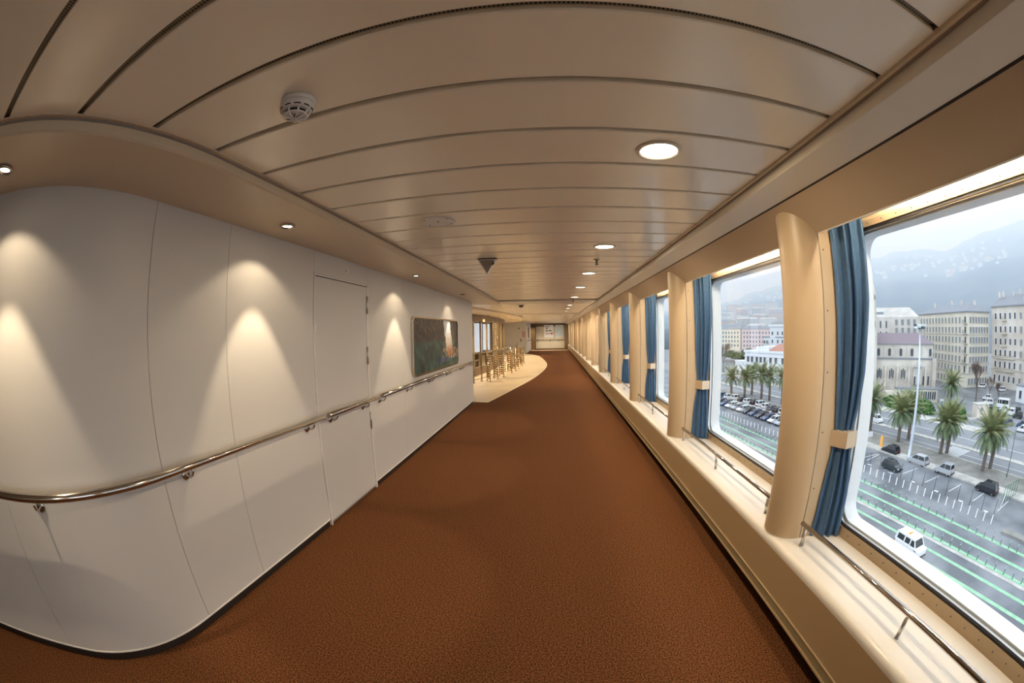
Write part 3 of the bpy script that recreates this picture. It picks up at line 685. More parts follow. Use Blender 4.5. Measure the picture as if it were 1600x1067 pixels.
for i, s in enumerate((1.75, 2.45, 3.15, 4.55, 5.35, 6.3, 7.6, 9.0)):
    p, d = along(s); n = Vector((-d.y, d.x, 0)); p = p - n*0.24
    t = thing('slatted_stand', 'steel stand with gold slats before the curved handrail, %s from the carpet' % words[i], 'rack', p, 'gold slatted stands')
    t.rotation_euler = (0, 0, math.atan2(d.y, d.x) - PI/2 - 0.9)
    for e in (-0.17, 0.17):
        u_ = link('upright', side_m, t, Vector((e,0,0))); u_.scale = (1,1,2.25 if i == 1 else 1)
    for q in range(24 if i == 1 else 10): link('slat', slat_m, t, Vector((0,0,0.08+q*0.076)))
# glazed front with gold mullions
gf = thing('shop_glazing', 'curved glazed shop front with gold mullions and a dark header', 'shop front', (bc[0][0]-0.8, bc[0][1], 0))
s = 0.2; q = 0
nodes_ = []
while s < cum[-1]:
    p, d = along(s); n = Vector((-d.y, d.x, 0)); nodes_.append(p + n*0.75); s += 0.95
for i, p in enumerate(nodes_):
    MB().box(p.x-0.03, p.y-0.03, 0.006, p.x+0.03, p.y+0.03, 2.0).build('mullion', 'gold' if i % 2 else 'brown', gf)
for a, b in zip(nodes_[:-1], nodes_[1:]):
    d = (b-a).normalized(); n = Vector((d.y, -d.x, 0))*0.006
    MB().prism([((a+n).x,(a+n).y),((b+n).x,(b+n).y),((b-n).x,(b-n).y),((a-n).x,(a-n).y)], 'z', 0.3, 1.98).build('pane', 'glass', gf)
    n = n*9
    MB().prism([((a+n).x,(a+n).y),((b+n).x,(b+n).y),((b-n).x,(b-n).y),((a-n).x,(a-n).y)], 'z', 1.98, ZS).build('header_panel', 'brown', gf)
    MB().prism([((a+n).x,(a+n).y),((b+n).x,(b+n).y),((b-n).x,(b-n).y),((a-n).x,(a-n).y)], 'z', 0.006, 0.3).build('kick_panel', 'brown', gf)
lit = mat('lit_board', (0.75,0.8,0.9), 0.5, emit=((0.72,0.82,1.0), 0.55))
for i, (x, y, w) in enumerate(((-3.05,12.6,0.34),(-3.35,12.0,0.5),(-2.95,14.9,0.5),(-2.78,17.3,0.45),(-2.75,19.4,0.4))):
    t = thing('lit_panel', 'pale lit display panel behind the shop glass, %s from the carpet' % words[i], 'display', (x-0.50, y, 1.35), 'lit display panels')
    MB().box(-w/2,-0.02,-0.62,w/2,0.0,0.62).build('screen', lit, t, loc=Vector((0,0,0)))
    ring_prism(MB(), sq(0,0,w+0.06,1.30), sq(0,0,w,1.24), 'y', -0.03, 0.02).build('frame', 'dark', t, loc=Vector((0,0,0)))
    MB().box(-0.05,-0.02,-1.34,0.05,0.02,-0.64).build('stand', 'dark', t, loc=Vector((0,0,0)))
cols = [(0.5,0.08,0.03),(0.65,0.60,0.06),(0.05,0.08,0.16),(0.6,0.55,0.45),(0.12,0.3,0.08),(0.35,0.18,0.06)]
cm = [mat('package', c, 0.4) for c in cols]
for i, (x, y) in enumerate(((-4.7,12.5),(-4.0,14.2),(-3.9,16.0),(-3.8,18.0))):
    t = thing('display_shelf', 'brown display shelf with goods in the shop, %s from the carpet' % words[i], 'shelf', (x, y, 0), 'display shelves in the shop')
    MB().box(-0.5,-0.2,0.006,-0.46,0.2,1.9).box(0.46,-0.2,0.006,0.5,0.2,1.9).box(-0.5,0.17,0.006,0.5,0.2,1.9).build('carcass', 'brown', t, loc=Vector((0,0,0)))
    for z in (0.3,0.7,1.1,1.5,1.88): MB().box(-0.46,-0.2,z,0.46,0.17,z+0.02).build('shelf_board', 'gold', t, loc=Vector((0,0,0)))
    for zi, z in enumerate((0.722,1.122,1.522)):
        for j in range(5):
            pc = random.randrange(6)
            g_ = thing('package', '%s package, %s along the %s board of the %s display shelf' % (['red','yellow','navy','beige','green','brown'][pc], ['first','second','third','fourth','fifth'][j], ['lower','middle','upper'][zi], words[i]), 'package', (x-0.36+j*0.18, y-0.05, z), 'packages on the display shelves')
            h_ = random.uniform(0.14,0.28)
            MB().box(-0.06,-0.06,0,0.06,0.06,h_).build('box', cm[pc], g_, loc=Vector((0,0,0)))
            MB().box(-0.045,-0.061,h_*0.3,0.045,-0.0602,h_*0.7).build('print', 'white', g_, loc=Vector((0,0,0)))
for i, (x, y) in enumerate([(-3.6,11.5),(-2.9,13.2),(-3.4,14.6),(-2.5,15.6),(-2.3,17.2),(-2.9,17.6),(-2.2,18.8),(-2.15,20.4),(-2.1,22.0),(-2.05,23.6),(-1.95,25.2),(-2.3,26.8)]):
    spot(x, y, ZS, 'small spotlight in the lowered lounge ceiling, %s from the carpet' % ORD[i], 'spotlights over the stone floor', False, 140.0)
# ================================================================ OUTDOORS: the port and the town
GZ = 1.56 - 20.0                                   # quay level below the deck
def mm(mb, name, mats):                            # mesh with recalculated normals
    me = mb.mesh(name)
    for m in (mats if isinstance(mats, list) else [mats]): me.materials.append(M[m] if isinstance(m, str) else m)
    return me
M['asphalt'] = mat('wet_asphalt', (0.115, 0.125, 0.14), 0.34, spec=0.5, noise=(0.16, (0.24, 0.25, 0.265), 0.38, 0.60))
M['green'] = mat('green_lane_paint', (0.27, 0.52, 0.31), 0.55, noise=(1.5, (0.36, 0.58, 0.40), 0.4, 0.6))
M['wline'] = mat('white_road_paint', (0.756, 0.769, 0.769), 0.6)
M['conc'] = mat('pale_concrete', (0.561, 0.537, 0.488), 0.8, noise=(0.6, (0.403, 0.390, 0.354), 0.4, 0.65))
M['dirt'] = mat('grey_verge', (0.256, 0.244, 0.220), 0.9, noise=(0.5, (0.342, 0.329, 0.293), 0.4, 0.65))
M['road'] = mat('road_asphalt', (0.207, 0.220, 0.238), 0.6, noise=(0.2, (0.268, 0.275, 0.287), 0.4, 0.7))
M['postgreen'] = mat('green_bollard', (0.02, 0.16, 0.07), 0.5)
M['postwhite'] = mat('white_bollard', (0.80, 0.80, 0.82), 0.5)
M['pole'] = mat('dark_fence_steel', (0.06, 0.09, 0.09), 0.5)
M['mast'] = mat('pale_galvanised_mast', (0.60, 0.64, 0.70), 0.4, 0.2)
M['palmleaf'] = mat('palm_frond', (0.14, 0.20, 0.08), 0.6, noise=(0.7, (0.30, 0.29, 0.13), 0.4, 0.7))
M['palmleaf2'] = mat('palm_frond_dark', (0.09, 0.16, 0.08), 0.6, noise=(0.7, (0.20, 0.23, 0.11), 0.4, 0.7))
M['trunk'] = mat('palm_trunk', (0.16, 0.13, 0.11), 0.9, bump=(6, 0.6))
M['hedge'] = mat('hedge_leaf', (0.061, 0.159, 0.037), 0.7, noise=(1.2, (0.134, 0.244, 0.061), 0.4, 0.65))
M['bare'] = mat('bare_twig', (0.14, 0.10, 0.085), 0.9)
M['stone'] = mat('church_stone', (0.512, 0.464, 0.403), 0.85, noise=(0.25, (0.683, 0.634, 0.561), 0.38, 0.62))
M['slate'] = mat('plum_slate_roof', (0.244, 0.189, 0.213), 0.6)
M['roofg'] = mat('grey_slate_roof', (0.244, 0.256, 0.281), 0.6)
M['roofr'] = mat('red_tile_roof', (0.46, 0.22, 0.16), 0.7)
M['facA'] = mat('cream_facade', (0.732, 0.671, 0.549), 0.85, noise=(0.12, (0.610, 0.561, 0.464), 0.4, 0.65))
M['facB'] = mat('grey_facade', (0.683, 0.634, 0.561), 0.85, noise=(0.15, (0.573, 0.512, 0.439), 0.4, 0.62))
M['facC'] = mat('old_facade', (0.610, 0.573, 0.525), 0.9, noise=(0.2, (0.500, 0.464, 0.415), 0.4, 0.6))
M['facW'] = mat('white_facade', (0.74, 0.75, 0.77), 0.8)
M['facP'] = mat('rose_facade', (0.805, 0.610, 0.561), 0.85)
M['facY'] = mat('straw_facade', (0.854, 0.756, 0.561), 0.85)
M['wpane'] = mat('dark_window', (0.055, 0.065, 0.085), 0.25)
M['wshut'] = mat('grey_shutter', (0.24, 0.26, 0.28), 0.7)
M['tyre'] = mat('tyre', (0.015, 0.015, 0.016), 0.7)
M['rim'] = mat('wheel_rim', (0.45, 0.46, 0.48), 0.3, 0.7)
M['cglass'] = mat('car_glass', (0.02, 0.025, 0.03), 0.08)
M['red'] = mat('tail_light', (0.45, 0.02, 0.02), 0.3)
M['clear'] = mat('head_light', (0.75, 0.76, 0.78), 0.15)
M['amber'] = mat('amber_plastic', (0.80, 0.36, 0.04), 0.4)

SL = -0.083
def lx(x0, y): return x0 + SL*(y - 25.0)
gr = struct('ground', 'wet grey quay and streets below the ship')
MB().add([(3,-60,GZ),(900,-260,GZ),(1500,900,GZ),(500,1500,GZ),(3,1500,GZ)], [(0,1,2,3,4)]).build('quay', 'asphalt', gr)
def strip(x0, x1, y0, y1, zt, name, m, slope=True, parent=gr):
    f = lx if slope else (lambda x, y: x)
    return MB().prism([(f(x0,y0),y0),(f(x1,y0),y0),(f(x1,y1),y1),(f(x0,y1),y1)], 'z', GZ, GZ+zt).build(name, m, parent)
for x0, w in ((43.4,0.55),(40.65,0.55),(38.2,0.55),(35.5,0.5),(33.1,0.5)):
    strip(x0-w/2, x0+w/2, -6, 135, 0.012, 'lane_stripe', 'green')
strip(37.2, 37.75, -6, 135, 0.06, 'low_kerb', 'conc')
strip(30.2, 30.3, -6, 90, 0.012, 'seam_line', 'wline')
strip(57.2, 59.6, -10, 160, 0.22, 'pavement', 'conc')
strip(59.6, 66.4, -10, 160, 0.16, 'verge', 'dirt')
strip(66.4, 66.8, -10, 160, 0.18, 'kerb', 'conc')
strip(66.8, 90.0, -10, 200, 0.03, 'carriageway', 'road')
strip(73.2, 74.9, -10, 200, 0.16, 'median', 'conc')
strip(87.6, 92.5, 40, 200, 0.16, 'far_pavement', 'conc')
strip(80.6, 80.8, -10, 200, 0.04, 'centre_line', 'wline'); strip(69.6, 69.75, -10, 200, 0.04, 'centre_line', 'wline')
for i in range(7): strip(67.6+i*0.82, 68.05+i*0.82, 36.0, 40.8, 0.045, 'crossing_bar', 'wline')
strip(93, 126, 24, 72, 0.05, 'square_paving', 'road')
strip(46.0, 47.2, 2.0, 14.5, 0.25, 'end_kerb', 'dirt')
for y in range(18, 56, 5):
    strip(51.5, 55.8, y, y+0.13, 0.012, 'bay_mark', 'wline')
    strip(49.8, 50.2, y+1.2, y+2.0, 0.012, 'bay_mark', 'wline')
MB().prism([(49.5,46.5),(54.0,47.6),(54.0,47.75),(49.5,46.65)], 'z', GZ, GZ+0.013).build('bay_mark', 'wline', gr)

# ---- bollards along the lanes
bg_body = mm(MB().lathe([(0.10,0),(0.10,0.04),(0.055,0.06),(0.055,0.95),(0.02,0.98)], (0,0,0), 8), 'tube', 'postgreen')
bg_band = mm(MB().lathe([(0.058,0.58),(0.058,0.68)], (0,0,0), 8), 'band', 'postwhite')
bg_band2 = mm(MB().lathe([(0.058,0.78),(0.058,0.88)], (0,0,0), 8), 'band', 'postwhite')
bw_body = mm(MB().lathe([(0.10,0),(0.10,0.04),(0.075,0.06),(0.075,1.02),(0.03,1.05)], (0,0,0), 8), 'tube', 'postwhite')
fp_body = mm(MB().lathe([(0.045,0),(0.045,2.0),(0.01,2.02)], (0,0,0), 6), 'tube', 'pole')
ORD1 = ['first'] + ORD[1:]
def ORDB(n): return ORD1[n-1] if n <= 30 else 'thirty-' + ORD1[n-31]
def seen(x, y): return y/x < 2.7
def row(x0, slope, y0, y1, step, name, label, group, parts, cat, jit=0.0):
    y = y0; cnt = [0, 0, 0]
    while y < y1:
        x = x0 + slope*(y-25)
        if seen(x, y) and random.random() > jit:
            far = 2 if y/x > 1.5 else (1 if y/x > 1.06 else 0); cnt[far] += 1
            lab = label + (', %s seen through the first window', ', %s of those behind the pillar', ', %s seen through the second window')[far] % (('%s from right' % ORDB(cnt[far])).replace('first from right', 'rightmost'))
            if len(parts) == 1:
                tag(link(name, parts[0][1], None, Vector((x, y, GZ))), lab, cat, group)
            else:
                t = thing(name, lab, cat, (x, y, GZ), group)
                for nm, me in parts: link(nm, me, t, Vector((0,0,0)))
        y += step
row(43.4, SL, 10.3, 112, 1.45, 'lane_bollard', 'banded green bollard nearer the cars', 'banded green bollards, far row', [('tube', bg_body), ('band', bg_band), ('band', bg_band2)], 'bollard', 0.06)
row(38.2, SL, 5.2, 100, 1.48, 'lane_bollard', 'banded green bollard nearer the ship', 'banded green bollards, near row', [('tube', bg_body), ('band', bg_band), ('band', bg_band2)], 'bollard', 0.05)
row(47.0, -0.11, 17.1, 112, 1.42, 'white_bollard', 'plain white bollard by the parking bays', 'white bollards before the parking bays', [('tube', bw_body)], 'bollard')
row(49.8, SL, 18.0, 62, 2.4, 'fence_pole', 'thin fence pole between parking bays', 'thin dark poles between the parking bays', [('tube', fp_body)], 'pole')
fn = thing('wire_fence', 'dark green wire fence leaning round the corner of the car park', 'fence', (54.5, 18.6, GZ))
for i in range(6):
    MB().lathe([(0.05,0),(0.05,2.3)], (0.9*i, -0.15*i, 0), 6).build('post', 'postgreen', fn, loc=Vector((0,0,0)))
for z in (0.3,1.2,2.2): MB().tube([(0,0,z),(2.2,-0.36,z),(4.5,-0.75,z)], 0.025, 5).build('wire', 'postgreen', fn, loc=Vector((0,0,0)))
MB().tube([(-1.2,-0.4,0.1),(0.4,-0.2,1.5)], 0.06, 6).build('prop', 'postwhite', fn, loc=Vector((0,0,0)))

# ---- tall light mast
ms = thing('light_mast', 'tall pale floodlight mast at the edge of the car park', 'lamp post', (57.6, 42.8, GZ))
MB().lathe([(0.42,0.0),(0.42,0.05),(0.30,0.06),(0.29,2.0),(0.20,12.0),(0.14,20.2)], (0,0,0), 16).build('pole', 'mast', ms, loc=Vector((0,0,0)))
MB().box(-0.5,-0.5,0,0.5,0.5,0.12).build('footing', 'tyre', ms, loc=Vector((0,0,0)))
MB().lathe([(0.9,20.05),(0.95,20.1),(0.95,20.18),(0.9,20.22)], (0,0,0), 20).build('crown_ring', 'pole', ms, loc=Vector((0,0,0)))
for i in range(8):
    a = 2*PI*i/8; c, s = math.cos(a)*0.95, math.sin(a)*0.95
    MB().box(c-0.22, s-0.22, 20.1 + 0.35*(i%2), c+0.22, s+0.22, 20.45 + 0.35*(i%2)).build('floodlight', 'mast' if i % 3 else 'pole', ms, loc=Vector((0,0,0)))
for (x, y) in ((72.0,45.6),(64.8,22.6),(71,76)):
    t = thing('street_lamp', 'slim dark street lamp ' + {72.0:'behind the tall mast',64.8:'beside the pair of palms behind the lone black car',71:'beyond the white pickup'}[x], 'lamp post', (x, y, GZ), 'slim street lamps')
    MB().lathe([(0.12,0),(0.10,0.5),(0.06,6.5)], (0,0,0), 8).build('pole', 'pole', t, loc=Vector((0,0,0)))
    MB().tube([(0,0,6.4),(0.4,0,6.9),(1.2,0,7.0)], 0.05, 6).build('arm', 'pole', t, loc=Vector((0,0,0)))
    MB().box(1.1,-0.12,6.92,1.6,0.12,7.02).build('head', 'mast', t, loc=Vector((0,0,0)))

# ---- cars
def car_template(L=4.1, W=1.70, H=1.45, van=False, suv=False):
    r = 0.31 if not suv else 0.36
    h = L/2; zb = 0.22 if not suv else 0.34; zs = 0.86 if not (van or suv) else 1.02
    nose = zs-0.20 if not van else zs-0.05
    prof = [(-h,zb+0.06),(-h+0.08,zb),(h-0.10,zb),(h,zb+0.10),(h-0.02,nose-0.12),(h-0.16,nose),(h-0.95 if not van else h-0.62,zs),(-h+0.30,zs),(-h+0.05,zs-0.08)]
    rings = []
    for x, k, dz in ((-W/2,0.965,0.02),(-W/2+0.07,0.995,0.0),(W/2-0.07,0.995,0.0),(W/2,0.965,0.02)):
        rings.append([(x, y*k, z + (-dz if z > 0.6 else dz)) for y, z in prof])
    body = MB().loft(rings, smooth=False)
    yf, yr = (h-0.95, -h+0.22) if not van else (h-0.62, -h+0.04)
    tf, tr = (yf-0.78, yr+0.34) if not van else (yf-0.62, yr+0.10)
    if suv: tr = yr+0.10
    wb, wt = W/2-0.06, W/2-0.20
    gl = MB().add([(-wb,yr,zs-0.01),(wb,yr,zs-0.01),(wb,yf,zs-0.01),(-wb,yf,zs-0.01),(-wt,tr,H),(wt,tr,H),(wt,tf,H),(-wt,tf,H)], [(0,1,2,3),(4,5,6,7),(0,1,5,4),(1,2,6,5),(2,3,7,6),(3,0,4,7)])
    roof = MB()
    roof.add([(-wt-0.02,tr-0.05,H-0.03),(wt+0.02,tr-0.05,H-0.03),(wt+0.02,tf+0.05,H-0.03),(-wt-0.02,tf+0.05,H-0.03),(-wt+0.06,tr+0.06,H+0.05),(wt-0.06,tr+0.06,H+0.05),(wt-0.06,tf-0.08,H+0.05),(-wt+0.06,tf-0.08,H+0.05)], [(0,3,2,1),(4,5,6,7),(0,1,5,4),(1,2,6,5),(2,3,7,6),(3,0,4,7)])
    def pil(ya, yb, w=0.05):
        for s in (-1, 1):
            a = Vector((s*(wb+0.006), ya, zs-0.02)); b_ = Vector((s*(wt+0.010), yb, H)); roof.tube([a, b_], w, 5, smooth=False)
    pil(yf, tf, 0.045); pil(yr, tr, 0.08 if not van else 0.10)
    mid = [(yf+yr)/2*1.0] if not van else [yf-1.05, yf-2.0]
    for m in mid: pil(m, m, 0.05 if not van else 0.09)
    wheel = MB().lathe([(r,-0.09),(r,0.09)], (0,0,0), 18, 'x'); rim = MB().lathe([(r*0.62,-0.096),(r*0.62,0.096)], (0,0,0), 14, 'x')
    det_r = MB().box(-0.095,-h-0.008,zs-0.32,0.095,-h+0.05,zs-0.12)
    det_f = MB().box(-0.155,h-0.12,nose-0.20,0.155,h-0.005,nose-0.06)
    bump_ = MB().box(-W/2+0.04,-0.05,zb+0.03,W/2-0.04,0.05,zb+0.17)
    panes = []
    if van:
        def slab(q, n):
            q = [Vector(v) for v in q]; n = Vector(n).normalized()*0.012
            return MB().add([v + n for v in q] + [v - n for v in q], [(0,1,2,3),(7,6,5,4),(0,4,5,1),(1,5,6,2),(2,6,7,3),(3,7,4,0)])
        def sp(sg, y, t): return (sg*(wb + (wt-wb)*t), y, zs + (H-zs)*t)
        for sg in (-1, 1):
            for (a0, a1, b0, b1) in ((yf-0.26, yf-0.98, yf-0.56, yf-0.98), (yf-1.12, yf-1.92, yf-1.12, yf-1.92), (yf-2.08, yr+0.22, yf-2.08, yr+0.26)):
                panes.append(('side_window', slab([sp(sg,a0,0.14), sp(sg,a1,0.14), sp(sg,b1,0.78), sp(sg,b0,0.78)], (sg,0,0.2))))
        def fp(x, t): return (x*(wb + (wt-wb)*t), yf + (tf-yf)*t, zs + (H-zs)*t)
        panes.append(('windscreen', slab([fp(-0.88,0.10), fp(0.88,0.10), fp(0.88,0.82), fp(-0.88,0.82)], (0,1,0.7))))
        def rp(x, t): return (x*(wb + (wt-wb)*t), yr + (tr-yr)*t, zs + (H-zs)*t)
        panes.append(('rear_window', slab([rp(-0.8,0.2), rp(0.8,0.2), rp(0.8,0.78), rp(-0.8,0.78)], (0,-1,0.1))))
    def fixm(mb, nm, m):
        me = mb.mesh(nm); me.materials.append(M[m]); return me
    return dict(panes=[(nm, fixm(q, nm, 'cglass')) for nm, q in panes], body=fixm(body,'body','postwhite'), cabin=fixm(gl,'cabin_glass','cglass'), roof=fixm(roof,'roof','postwhite'), wheel=fixm(wheel,'wheel','tyre'), rim=fixm(rim,'hub','rim'),
                tail=fixm(det_r,'tail_light','red'), head=fixm(det_f,'head_light','clear'), bump=fixm(bump_,'bumper','tyre'), tx=W/2-0.125, hx=W/2-0.205, h=h, wy=h-0.72, wx=W/2-0.10, r=r)
CT = {'hatch': car_template(3.9,1.68,1.42), 'sedan': car_template(4.4,1.74,1.44), 'van': car_template(4.05,1.74,1.82,van=True), 'suv': car_template(3.8,1.70,1.66,suv=True), 'truck': car_template(5.6,2.0,2.6,van=True)}
PAINT = {n: mat(n+'_car_paint', c, 0.25, coat=0.4) for n, c in dict(white=(0.78,0.79,0.80), silver=(0.42,0.44,0.46), black=(0.016,0.018,0.024), dark=(0.03,0.04,0.045), grey=(0.16,0.17,0.19), blue=(0.05,0.09,0.18), beige=(0.40,0.36,0.30)).items()}
def car(kind, paint, x, y, ang, label, group=None, full=True):
    c = CT[kind]; t = thing('car' if kind != 'van' else 'van', label, 'car' if kind not in ('van','truck') else 'van', (x, y, GZ + (0.05 if x > 66 else 0.0)), group)
    t.rotation_euler = (0, 0, math.radians(ang))
    for nm in ('body', 'roof'):
        o = link(nm, c[nm], t, Vector((0,0,0))); o.material_slots[0].link = 'OBJECT'; o.material_slots[0].material = PAINT[paint]
    o = link('cabin_glass' if not c['panes'] else 'cabin', c['cabin'], t, Vector((0,0,0)))
    if c['panes']:
        o.material_slots[0].link = 'OBJECT'; o.material_slots[0].material = PAINT[paint]
        for nm, me in c['panes']: link(nm, me, t, Vector((0,0,0)))
    for sx in (-1, 1):
        link('tail_light', c['tail'], t, Vector((sx*c['tx'],0,0))); link('head_light', c['head'], t, Vector((sx*c['hx'],0,0))); link('bumper', c['bump'], t, Vector((0,sx*(c['h']-0.02),0)))
        for sy in (-1, 1):
            w_ = link('wheel', c['wheel'], t, Vector((sx*c['wx'], sy*c['wy'], c['r'])))
            if full: link('hub', c['rim'], w_, Vector((0,0,0)))
    return t
vn = car('van', 'white', 33.5, 21.3, 180, 'white service van with an amber roof beacon on the quay')
MB().box(-0.10,-0.42,1.87,0.55,-0.28,1.99).build('beacon_bar', 'amber', vn, loc=Vector((0,0,0)))
MB().box(0.872,-0.55,0.50,0.885,0.45,0.62).build('rubbing_strip', 'wshut', vn, loc=Vector((0,0,0)))
MB().box(0.872,1.20,0.86,0.884,1.62,0.98).build('side_badge', 'wshut', vn, loc=Vector((0,0,0)))
car('hatch', 'black', 56.6, 47.0, 3, 'black hatchback parked beside the foot of the light mast')
car('hatch', 'dark', 50.2, 40.7, 185, 'dark car standing alone nearest the white bollards')
car('sedan', 'silver', 56.7, 39.6, 4, 'silver car parked just past the light mast')
car('suv', 'silver', 56.7, 33.1, 4, 'silver off-roader with a dark top at the pavement')
car('sedan', 'black', 56.5, 23.0, 3, 'black car with red tail lights parked alone by the pavement')
car('van', 'white', 71.5, 66.2, 178, 'white pickup driving behind the leftmost palm')
for i, (x, y, k_, p_, a_) in enumerate([(155,76,'hatch','white',60),(154,64,'hatch','white',70),(129.5,60.5,'suv','white',20),(122,56,'suv','white',20),(121,49.5,'truck','white',10),(111.5,50,'hatch','dark',15),(109,46,'sedan','blue',15),(116.5,46.6,'hatch','white',10),(113,43,'van','white',5),(118.5,42.4,'hatch','black',10),(111.3,39,'suv','dark',8),(100.8,38.6,'hatch','blue',12),(102.2,33.4,'sedan','blue',12),(97.3,31.8,'hatch','white',12),(107,33.5,'hatch','grey',10),(113,35,'hatch','grey',10)]):
    car(k_, p_, x, y, a_, '%s %s in the street traffic right of the palms, %s from the ship' % (p_, {'truck':'box van','van':'van','suv':'tall car','sedan':'saloon car','hatch':'small car'}[k_], ORD[i]), 'cars in the street traffic', False)
near_row = [(43.3,101.8,'blue'),(43.6,98.6,'white'),(44.0,95.7,'silver'),(44.3,92.8,'white'),(44.6,89.9,'dark'),(44.9,87.0,'blue'),(45.2,84.0,'dark'),(45.4,81.2,'blue'),(45.7,78.4,'white'),(45.9,75.6,'silver'),(46.2,72.8,'white'),(46.4,70.0,'grey'),(43.0,104.8,'black'),(42.8,107.8,'blue')]
for i, (x, y, p_) in enumerate(sorted(near_row, key=lambda q: q[1])):
    car('hatch', p_, x+3.0, y, 90+8, '%s car in the near row of the packed car park, %s from the pillar' % (p_, ORD[i]), 'parked cars, near row', False)
far_row = [(49.2,114.8,'blue'),(50.0,111.8,'white'),(50.9,108.4,'white'),(51.6,105.2,'black'),(52.0,102.3,'white'),(52.8,99.4,'black'),(53.0,96.5,'white'),(53.2,93.4,'white'),(53.2,90.4,'grey'),(53.2,87.3,'dark'),(53.2,84.2,'white'),(53.4,81.2,'silver')]
for i, (x, y, p_) in enumerate(sorted(far_row, key=lambda q: q[1])):
    car('suv' if i % 4 == 1 else 'hatch', p_, x+2.0, y, -90+8, '%s car in the far row of the packed car park, %s from the pillar' % (p_, ORD[i]), 'parked cars, far row', False)

# ---- road furniture
br = thing('plastic_barrier', 'white folded plastic barrier at the verge corner', 'barrier', (59.2, 57.0, GZ+0.2))
for i in range(4): MB().prism([(-0.3,0),(0.3,0),(0.12,0.9),(-0.12,0.9)], 'x', -1.9+i*0.95, -1.05+i*0.95).build('barrier_block', 'postwhite', br, loc=Vector((0,0,0)))
og = thing('orange_marker', 'orange marker column behind the black hatchback', 'marker', (57.4, 50.6, GZ+0.2))
MB().lathe([(0.55,0),(0.55,0.12),(0.30,0.15),(0.30,1.7),(0.18,1.85)], (0,0,0), 14).build('column', 'amber', og, loc=Vector((0,0,0)))
MB().lathe([(0.6,-0.02),(0.62,0.10)], (0,0,0), 14).build('foot', 'conc', og, loc=Vector((0,0,0)))

# ---- palms: trunk and separate fronds
def frond_mesh(L, droop, m, seed):
    rnd = random.Random(seed); mb = MB(); n = 15
    pts = []
    for i in range(n+1):
        t = i/n; pts.append(Vector((L*(t - 0.22*droop*t*t), 0, L*(0.30*t - (0.24+0.34*droop)*t*t))))
    mb.tube([pts[0], pts[n//2], pts[n]], [0.06,0.04,0.015], 4, smooth=False)
    for i in range(1, n+1):
        t = i/n; ll = L*0.21*math.sin(PI*min(1, 0.20+0.80*t))**0.7 + 0.10; d = (pts[i]-pts[i-1]).normalized()
        for s in (-1, 1):
            tip = pts[i] + Vector((0, s*ll*0.80, 0)) + d*ll*0.55 + Vector((0,0,-ll*0.30 + rnd.uniform(-0.05,0.05)))
            a = pts[i-1]; b_ = pts[i-1] + d*0.20
            mb.add([a, b_, tip], [(0,1,2)])
    me = mb.mesh('frond'); me.materials.append(M[m]); return me
FR = [frond_mesh(3.5, 0.25, 'palmleaf', 1), frond_mesh(3.7, 0.6, 'palmleaf', 2), frond_mesh(3.4, 1.0, 'palmleaf2', 3), frond_mesh(3.0, 1.35, 'palmleaf2', 4)]
def palm(x, y, h, label, scale=1.0, nf=46, seed=0, group='palms along the road'):
    rnd = random.Random(seed)
    t = thing('palm_tree', label, 'palm tree', (x, y, GZ+0.1), group)
    mb = MB(); pts = []; rad = []
    for i in range(9):
        u = i/8; pts.append((0.10*math.sin(u*2+seed), 0.08*math.sin(u*1.7+seed*2), h*u)); rad.append(0.40 - 0.08*u + 0.03*(i % 2) + (0.10 if i == 8 else 0))
    mb.tube(pts, rad, 9, smooth=False); mb.build('trunk', 'trunk', t, loc=Vector((0,0,0)))
    MB().lathe([(0.30,h-0.3),(0.62,h+0.05),(0.55,h+0.5),(0.1,h+0.8)], (pts[-1][0],pts[-1][1],0), 10).build('crown_boss', mat_boss, t, loc=Vector((0,0,0)))
    for i in range(nf):
        u = (i+0.5)/nf; a = i*2.39996 + rnd.uniform(-0.2,0.2)
        k_ = 0 if u < 0.28 else (1 if u < 0.55 else (2 if u < 0.82 else 3))
        o = link('frond', FR[k_], t, Vector((pts[-1][0], pts[-1][1], h+0.45-0.5*u)))
        pitch = math.radians(66 - 100*u + rnd.uniform(-7,7))
        o.rotation_euler = (0, -pitch, a); s_ = scale*rnd.uniform(0.88,1.06); o.scale = (s_, s_, s_)
    return t
mat_boss = mat('palm_heart', (0.30, 0.15, 0.05), 0.9)
for i, (x, y, h, lab) in enumerate([
    (64.5,61.2,5.6,'dark green palm at the left edge of the nearest window'),(61.4,62.6,5.6,'palm half hidden by the nearest curtain'),
    (63.2,50.9,5.3,'golden green palm just left of the light mast'),(67.1,50.9,5.4,'palm standing behind the light mast'),
    (64.6,39.5,4.9,'left palm of the pair over the zebra crossing'),(66.1,38.9,5.0,'right palm of the pair over the zebra crossing'),
    (63.6,28.0,5.3,'left palm of the pair behind the lone black car'),(65.9,27.3,5.3,'right palm of the pair behind the lone black car'),
    (65.5,16.5,5.0,'palm at the right edge of the nearest window'),
    (110.0,66.2,5.2,'palm in the park before the bare tree'),
    (55.4,118.0,5.2,'leftmost small palm beyond the packed car park'),(57.3,112.0,5.6,'second palm beyond the packed car park'),(61.9,115.9,5.8,'third palm beyond the packed car park, set back'),
    (59.9,105.8,6.9,'tall palm before the white hall'),(61.4,103.5,6.6,'palm close behind the tall palm before the white hall'),(62.0,96.9,6.9,'palm beside the pillar of the second window')]):
    palm(x, y, h, lab, 1.36 if i != 9 else 1.6, 46 if i < 10 else 34, i)

